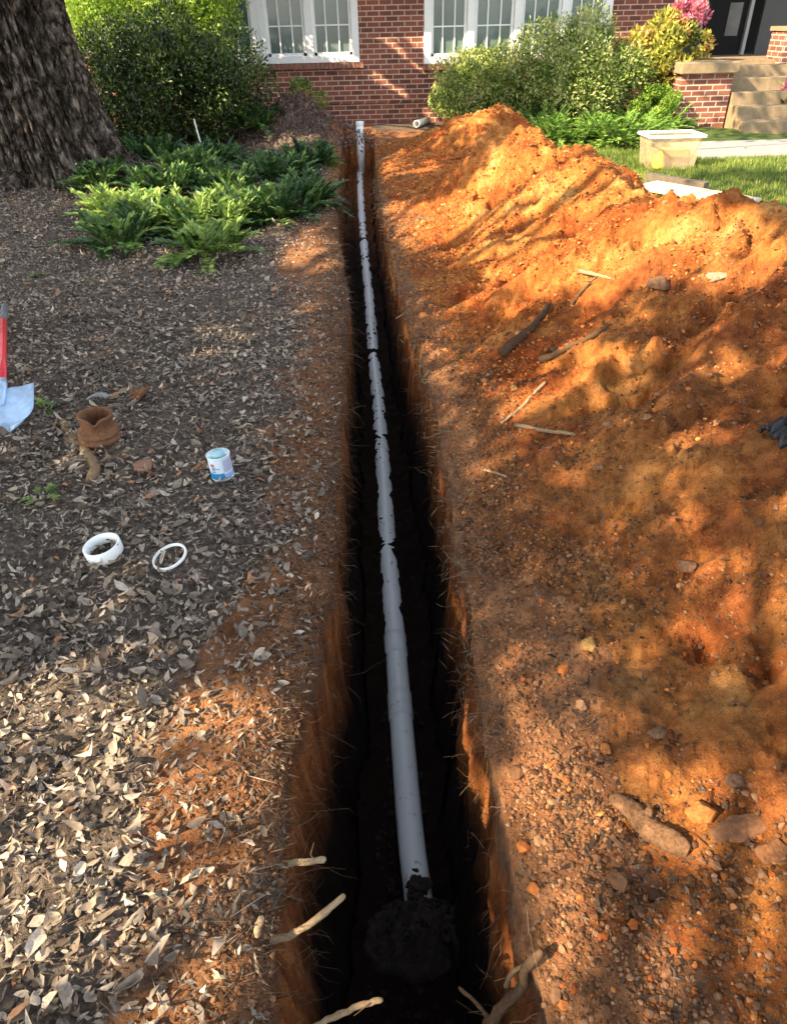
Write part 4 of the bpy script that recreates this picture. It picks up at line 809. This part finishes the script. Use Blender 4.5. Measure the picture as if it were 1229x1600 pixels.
# dark dirt pile over the pipe's near end
U_,V2=np.meshgrid(np.linspace(-1,1,90),np.linspace(-1,1,70)); xx=MND[0]-.02+U_*.27; yy=MND[1]-.02+V2*.17; hh=.16*np.exp(-((U_*1.5)**2+(V2*1.4)**2)**1.3)
hh=hh*(1+.5*fbm(xx*14,yy*14,o=3,s=65))+.03*np.abs(fbm(xx*30,yy*30,o=3,s=68)); edge=1-np.sqrt(U_**2+V2**2)+.12*fbm(xx*12,yy*12,o=2,s=67); zz_=float(pz(MND[1]))-.05+hh-.12*sst(.22,0,edge)
i_=np.arange(69)[:,None]*90; j_=np.arange(89)[None]; q=MB(); q.add(np.stack([xx,yy,zz_],-1),[np.stack([i_+j_,i_+j_+1,i_+90+j_+1,i_+90+j_],-1).reshape(-1,4)]); n=500; a_=RS.normal(size=(n,2))*.3; a_=np.clip(a_,-.7,.7); lx=MND[0]-.02+a_[:,0]*.24; ly=MND[1]-.02+a_[:,1]*.16; lz=float(pz(MND[1]))-.05+.16*np.exp(-((a_[:,0]*1.5)**2+(a_[:,1]*1.4)**2)**1.3)
lumps(q,np.stack([lx,ly,lz+.004],-1),.003+.014*RS.rand(n)**3,.5); e_=PP[0]; lumps(q,np.stack([e_[0]+RS.normal(0,.018,40),e_[1]+RS.normal(.03,.03,40),e_[2]+.045+RS.uniform(-.01,.02,40)],-1),.018,.5)
o=q.build('dirt_pile',plain('dark_dirt',(.026,.018,.013),.9,.4,30,.006),loc=(float(MND[0]),float(MND[1]),float(pz(MND[1])))); tag(o,'dark pile of loose dirt over the near end of the pipe','dirt pile')
# clean-out risers
cb=G(563,268,float(pz(13.0))); 
root_=empty('cleanout_riser',(cb[0],cb[1],0),'upright white cleanout pipe standing at the far end of the trench','pipe')
yb=12.6; 
for k,(dx,top) in enumerate(((0.0,.25),)):
    bx_=WP(562,200,yb)[0]+dx; q=MB(); q.tube([(bx_,yb,-.62),(bx_,yb,-.2),(bx_,yb,top-.06)],.060,28); part(q,'riser_pipe',PVCW,root_)
    q=MB(); q.lathe([(.0605,0),(.0615,.002),(.0615,.055),(.058,.062),(.03,.064),(0,.064)],24,Matrix.Translation((bx_,yb,top-.06))); part(q,'cap',PVCW,root_)
# offcut of pipe by the wall
a=on(650,200); b_=on(683,184); d_=b_-a; d_/=np.linalg.norm(d_); a[2]+=.06; b_=a+np.array([.40,.72,.0])*.62
q=MB(); 
Mx=Vector(b_-a).to_track_quat('Z','Y').to_matrix().to_4x4(); Mx.translation=Vector(a); L_=float(np.linalg.norm(b_-a)); q.lathe([(.05,.01),(.05,0),(.057,0),(.057,L_),(.05,L_),(.05,.01)],28,Mx); o=q.build('pipe_offcut',PVCW,loc=a); tag(o,'short grey-white pipe offcut lying on the soil against the brick wall','pipe')
# ------------------------------------------------------------------ things on the leaves
def at(px,py): p=on(px,py); return p
# rings
RINGM=plain('pvc_ring',(.80,.82,.79),.4,.04,30,.001)
def ring(px,py,R,h,th,tilt,label):
    p=at(px,py); p=p+np.array([0,.0,.004]); Mx=Matrix.Translation((p[0],p[1],p[2]+h*.35+.012))@Matrix.Rotation(tilt[0],4,'X')@Matrix.Rotation(tilt[1],4,'Y')
    q=MB(); b=.0025; q.lathe([(R-th,-h/2+b),(R-th+b,-h/2),(R-b,-h/2),(R,-h/2+b),(R,h/2-b),(R-b,h/2),(R-th+b,h/2),(R-th,h/2-b),(R-th,-h/2+b)],56,Mx); o=q.build('pipe_ring',RINGM,loc=p); tag(o,label,'ring')
ring(165,868,.066,.045,.009,(.05,-.12),'taller white plastic pipe ring standing on the dry leaves')
ring(267,877,.063,.013,.007,(.12,-.22),'thin white plastic ring lying right of the taller ring')
# can
p=at(349,745); can=empty('glue_can',(p[0],p[1],p[2]),'small light blue and white can with a screw cap on the dry leaves','can')
CM=Matrix.Translation((p[0],p[1],p[2]+.004))@Matrix.Rotation(-.05,4,'Y')
R=.050;H=.112
TINP=plain('tin_pale',(.62,.78,.80),.3,.05,20,.0003,metal=.3)
q=MB(); q.lathe([(0,0),(R-.002,0),(R,.003),(R,.006),(R-.002,.008)],48,CM); part(q,'base',TINP,can)
q=MB(); q.lathe([(R-.002,H-.006),(R,H-.004),(R+.001,H),(R-.004,H+.001),(R-.006,H-.005),(0,H-.005)],48,CM); part(q,'rim',TINP,can)
q=MB(); q.lathe([(R-.002,.008),(R-.002,H-.006)],48,CM); part(q,'side',plain('label_white',(.62,.72,.80),.4,.05,20,0),can)
def patch_on(name,a0,a1,h0,h1,col,off):
    q=MB(); a=np.linspace(a0,a1,14); r=R-.002+off; V=np.array([(r*math.cos(t),r*math.sin(t),h) for t in a for h in (h0,h1)]); V=V@np.array(CM.to_3x3()).T+np.array(CM.translation)
    F=[(2*i_,2*i_+2,2*i_+3,2*i_+1) for i_ in range(13)]; q.add(V,[F]); part(q,name,plain(name+'_paint',col,.4,.04,20,0),can)
patch_on('blue_band',rad(-190),rad(-65),.010,.040,(.03,.26,.52),.0006)
patch_on('lower_band',rad(-65),rad(170),.010,.034,(.30,.45,.72),.0006)
patch_on('side_text_panel',rad(-64),rad(0),.042,H-.012,(.42,.46,.60),.0006)
patch_on('red_mark',rad(-128),rad(-108),.074,.086,(.50,.10,.14),.0009)
patch_on('grey_mark',rad(-126),rad(-104),.056,.071,(.30,.30,.45),.0009)
patch_on('dark_mark',rad(-100),rad(-84),.062,.066,(.10,.22,.36),.0009)
patch_on('teal_mark',rad(-128),rad(-106),.046,.052,(.08,.25,.32),.0009)
q=MB(); q.lathe([(.026,H-.005),(.027,H-.004),(.027,H+.010),(.025,H+.012),(0,H+.012)],36,CM); part(q,'cap',plain('can_cap',(.30,.52,.56),.35,.08,20,.0005),can)
# terracotta hub
TER=roughmat('terracotta',[(0,(.15,.075,.04)),(1,(.22,.11,.055))],12,.001,.65)
p=at(158,692); hub=empty('clay_pipe_hub',(p[0],p[1],p[2]),'broken brown clay pipe hub with ridges standing on the leaves','pipe hub')
prof=[(.060,.012),(.076,.0),(.086,.002),(.088,.018),(.080,.026),(.081,.030),(.092,.036),(.093,.050),(.083,.057),(.083,.061),(.092,.067),(.092,.080),(.082,.088),(.072,.094),(.071,.100),(.073,.145),(.077,.150),(.077,.160),(.066,.162),(.063,.150),(.060,.012)]
def notch(V,a):
    d=np.exp(-((np.angle(np.exp(1j*(a-rad(-80)))))/.28)**2)[None]; top=sst(.12,.16,V[...,2]); V[...,2]-=top*(d*.026); return V
q=MB(); q.lathe(prof,64,Matrix.Translation((p[0],p[1],p[2]-.01))@Matrix.Rotation(.06,4,'Y'),fn=notch); part(q,'hub_body',TER,hub)
def shard(px,py,label,R,arc,w_,mat,rot,lift=.02):
    p=at(px,py); a=np.linspace(-arc/2,arc/2,14); V=[]
    for rr in (R,R-.010):
        for s_ in (-1,1):
            for k,t in enumerate(a):
                ww=w_/2*(1-.45*abs(t/(arc/2))**2)+.006*math.sin(k*2.1+s_); V.append((rr*math.sin(t),s_*ww,R-rr*math.cos(t)))
    V=np.array(V)@np.array(rot.to_3x3()).T+p+np.array([0,0,lift]); m_=14; F=[]
    for k in range(13):
        F+= [(k,k+1,m_+k+1,m_+k),(2*m_+k,3*m_+k,3*m_+k+1,2*m_+k+1),(k,2*m_+k,2*m_+k+1,k+1),(m_+k,m_+k+1,3*m_+k+1,3*m_+k)]
    F+=[(0,m_,3*m_,2*m_),(m_-1,3*m_-1,4*m_-1,2*m_-1)]
    q=MB(); q.add(V,[F]); o=q.build('pottery_shard',mat,loc=p); tag(o,label,'shard')
shard(222,622,'curved brown pottery shard lying hollow side up behind the clay hub',.075,1.9,.11,TER,Matrix.Rotation(-.45,4,'Z')@Matrix.Rotation(.35,4,'X')@Matrix.Rotation(-.35,4,'Y'),.012)
shard(158,634,'grey curved shard just behind the clay hub',.075,1.5,.09,plain('grey_shard',(.24,.25,.24),.8,.2,20,.002),Matrix.Rotation(.1,4,'Z')@Matrix.Rotation(math.pi-.3,4,'X'),.07)
shard(226,735,'flat reddish brown leaf-shaped shard right of the clay hub',.22,.35,.075,plain('red_shard',(.26,.12,.07),.8,.3,20,.002),Matrix.Rotation(.2,4,'X'),.018)
root([(100,662,None),(116,690,None),(140,712,None),(150,735,None),(141,754,None)],.019,.024,.62,'gnarled pale root in front of the clay hub',name='root',n=12)
root([(112,655,None),(130,660,None),(122,690,None)],.010,.012,.55,'short stub of wood left of the clay hub',n=8)
# shovel
STEEL=plain('shovel_steel',(.36,.50,.66),.45,.38,9,.001,metal=.35); RED=plain('red_fibreglass',(.62,.02,.03),.35,.1,10,.0005); GRIP=plain('grey_grip',(.10,.11,.12),.6,.2,30,.001)
sp=G(16,678,.015); tp=G(20,606,.12); sh_=empty('shovel',tuple(sp),'shovel with red handle and bluish steel blade lying on the leaves at the left edge','shovel')
ax=tp-sp; Ls=np.linalg.norm(ax); ax/=Ls; sx=np.array([1,.05,0]); sx-=ax*(sx@ax); sx/=np.linalg.norm(sx); nn_=np.cross(sx,ax)
nu,nv=13,15; V=[]
for s_ in (0,1):
    for b_ in range(nv):
        v=b_/(nv-1); half=.108*(math.sqrt(max(0,1-(1-v/.48)**2)) if v<.48 else 1)*(1-.04*v)+.002
        for a_ in range(nu):
            u=-1+2*a_/(nu-1); z_=.012*(u*u)+.006*math.exp(-(u/.22)**2)*v
            vv=v*Ls+ (0 if v>.06 else .0)
            V.append(sp+sx*(u*half)+ax*(vv+.05*(u*u)*(1-v)**2)+nn_*(z_-.003*s_))
n1=nu*nv; F=[]
for b_ in range(nv-1):
    for a_ in range(nu-1):
        k=b_*nu+a_; F+=[(k,k+1,k+nu+1,k+nu),(n1+k,n1+k+nu,n1+k+nu+1,n1+k+1)]
for b_ in range(nv-1):
    k=b_*nu; F.append((k,k+nu,n1+k+nu,n1+k)); k=b_*nu+nu-1; F.append((k,n1+k,n1+k+nu,k+nu))
for a_ in range(nu-1):
    F.append((a_,n1+a_,n1+a_+1,a_+1)); k=(nv-1)*nu+a_; F.append((k,k+1,n1+k+1,n1+k))
q=MB(); q.add(V,[F]); part(q,'blade',STEEL,sh_)
hx=tp+np.array([-.045,0,0.01]); e1=G(6,500,.10); e2=G(8,478,.09)
q=MB(); q.tube([hx-ax*.13-nn_*.0,hx,hx+(e1-hx)*.07],[.015,.021,.020],16); part(q,'socket',STEEL,sh_)
q=MB(); q.tube([hx+(e1-hx)*t for t in (.06,.35,.7,1)],.0185,16); part(q,'handle',RED,sh_)
q=MB(); q.tube([e1+(e2-e1)*t for t in (-.02,.3,1)],[.021,.021,.019],16); part(q,'grip',GRIP,sh_)
# storage tub
tb_=G(1050,268); tub=empty('storage_tub',(tb_[0],tb_[1]+.2,0),'open translucent plastic storage tub with something yellow inside on the lawn','tub')
def tubmat():
    m,nt,b=newmat('clear_plastic'); b.inputs['Base Color'].default_value=(.62,.50,.34,1); b.inputs['Roughness'].default_value=.35; b.inputs['Alpha'].default_value=1
    t=N(nt,'ShaderNodeBsdfTransparent'); t.inputs[0].default_value=(.95,.93,.9,1); ms=N(nt,'ShaderNodeMixShader'); tc=N(nt,'ShaderNodeTexCoord'); n=noise(nt,4,4,tc.outputs['Object']); r=ramp(nt,[(.35,(.10,.10,.10)),(.7,(.30,.30,.30))],n.outputs[0]); nt.links.new(r.outputs[0],ms.inputs[0])
    nt.links.new(t.outputs[0],ms.inputs[1]); nt.links.new(b.outputs[0],ms.inputs[2]); nt.links.new(ms.outputs[0],nt.nodes['Material Output'].inputs[0]); return m
TUB=tubmat(); cx,cy=tb_[0]+.0,tb_[1]+.24; w0,w1,d0,d1,h_=.27,.31,.18,.21,.37
q=MB(); 
def ringq(wx,wy,z): return [(cx-wx,cy-wy,z),(cx+wx,cy-wy,z),(cx+wx,cy+wy,z),(cx-wx,cy+wy,z)]
V=ringq(w0,d0,.015)+ringq(w1,d1,h_)+ringq(w0-.004,d0-.004,.02)+ringq(w1-.004,d1-.004,h_)
F=[(0,1,5,4),(1,2,6,5),(2,3,7,6),(3,0,4,7),(0,3,2,1),(8,12,13,9),(9,13,14,10),(10,14,15,11),(11,15,12,8),(8,9,10,11)]
q.add(V,[F]); part(q,'tub_wall',TUB,tub,False)
q=MB()
Vr=ringq(w1-.003,d1-.003,h_-.015)+ringq(w1+.025,d1+.025,h_-.015)+ringq(w1+.025,d1+.025,h_+.015)+ringq(w1-.003,d1-.003,h_+.015)
q.add(np.array(Vr),[[(4*(a)+c,4*(a)+(c+1)%4,4*((a+1)%4)+(c+1)%4,4*((a+1)%4)+c) for a in range(4) for c in range(4)]])
bevel(part(q,'rim',plain('tub_rim',(.75,.77,.80),.35,.06,9,0),tub,False),.004)
yel=MB(); yel.lathe([(0,.02),(.07,.02),(.075,.05),(.05,.16),(.02,.2),(0,.2)],20,Matrix.Translation((cx-.14,cy-.11,0))); o=yel.build('yellow_bottle',plain('yellow_plastic',(.85,.55,.01),.4,.1,9,0),loc=(cx-.14,cy-.11,.02)); tag(o,'yellow squat bottle standing inside the clear tub','bottle')
q=MB(); q.box((cx+.04,cy+.06,.12),(.42,.18,.18),rz=.04); o=bevel(q.build('cardboard_box',plain('cardboard',(.45,.25,.09),.85,.1,8,0),loc=(cx,cy,.04),smooth=False),.006); tag(o,'tan box lying inside the clear storage tub','box')
# boards behind the heap
a=G(1028,300); b_=G(1150,322); c_=(a+b_)/2; an=math.atan2(b_[1]-a[1],b_[0]-a[0])
q=MB(); q.box((c_[0],c_[1]+.02,.045),(np.linalg.norm(b_-a)+.3,.34,.05),rz=an); o=bevel(q.build('white_board',plain('pale_board',(.50,.42,.32),.7,.08,6,.001),loc=(c_[0],c_[1],.03),smooth=False),.004); tag(o,'pale flat board lying on the grass behind the heap','board')
a=G(1020,292); b_=G(1098,300); c_=(a+b_)/2
q=MB(); q.box((c_[0],c_[1]+.10,.05),(np.linalg.norm(b_-a)+.2,.10,.10),rz=an+.02); o=bevel(q.build('timber',plain('brown_timber',(.10,.075,.05),.85,.3,14,.003),loc=(c_[0],c_[1],.03),smooth=False),.005); tag(o,'weathered brown timber lying behind the pale board','timber')
# white stake
p=G(322,258); q=MB(); top=WP(303,186,p[1]-.05); q.tube([(p[0],p[1],-.05),(p[0]-.01,p[1],.15),tuple(top)],[.011,.011,.010],8); o=q.build('stake',plain('stake_white',(.6,.58,.54),.7,.15,20,.001),loc=p); tag(o,'thin leaning white stake among the dark green plants','stake')
# garden hose loops at tree foot
q=MB(); t_=np.linspace(0,9.5,150); c_=G(60,300); P=np.stack([c_[0]+.1*t_*.5+(.42+.02*t_)*np.cos(t_*2.1)-.1,c_[1]-.05+.18*np.sin(t_*2.1)+.02*t_,0*t_],-1); P[:,2]=gz(P[:,0],P[:,1])+.02+.006*np.sin(t_*3)
P=np.concatenate([P,smooth_line([P[-1]+(P[-1]-P[-2])*3,G(165,300,.05),G(215,285,.05),G(270,290,.05)],8)]); q.tube(P,.009,8); o=q.build('garden_hose',plain('green_hose',(.02,.09,.06),.4,.2,20,0),loc=c_); tag(o,'dark green garden hose coiled at the foot of the big tree','hose')
# crumpled dark glove at the right edge
p=on(1224,684); q=MB()
for k,(dx,dy,dz,s_) in enumerate(((.05,.02,.02,.05),(.02,.035,.015,.035),(.09,.03,.02,.05))):
    pass
gl=[]
def cloth(P0,nu,nv,du,dv,amp,seed):
    U,V_=np.meshgrid(np.linspace(0,1,nu),np.linspace(0,1,nv)); x=P0[0]+U*du; y=P0[1]+V_*dv; z=surf(x,y)+.012+amp*(np.abs(fbm(U*3+V_*2,V_*5,o=3,s=seed))*1.6)*np.sin(np.pi*V_)**.5+.01
    i_=np.arange(nv-1)[:,None]*nu; j_=np.arange(nu-1)[None]; return np.stack([x+.02*fbm(U*4,V_*4,s=seed+1),y,z],-1).reshape(-1,3),np.stack([i_+j_,i_+j_+1,i_+nu+j_+1,i_+nu+j_],-1).reshape(-1,4)
V_,F_=cloth((p[0]-.03,p[1]-.04),40,34,.26,.15,.05,151); q.add(V_,[F_]); o=q.build('dark_cloth',plain('black_cloth',(.006,.008,.010),.6,.3,30,.002),loc=p); so_=o.modifiers.new('thick','SOLIDIFY'); so_.thickness=.006; tag(o,'crumpled black cloth on the heap at the right edge','cloth')
# weeds
for k,(px,py,lb) in enumerate(((72,640,'tiny weed sprout right of the shovel blade'),(68,778,'tiny green sprout in the dry leaves below the gnarled root'),(60,432,'tiny green weed in the leaves near the tree'),(205,398,'small green sprig below the bright-tipped plant'))):
    p=at(px,py); frond_plant('weed',p,.03,9,.07,FERN,lb,None,200+k,cat='weed',tb=.7,leafl=.02)
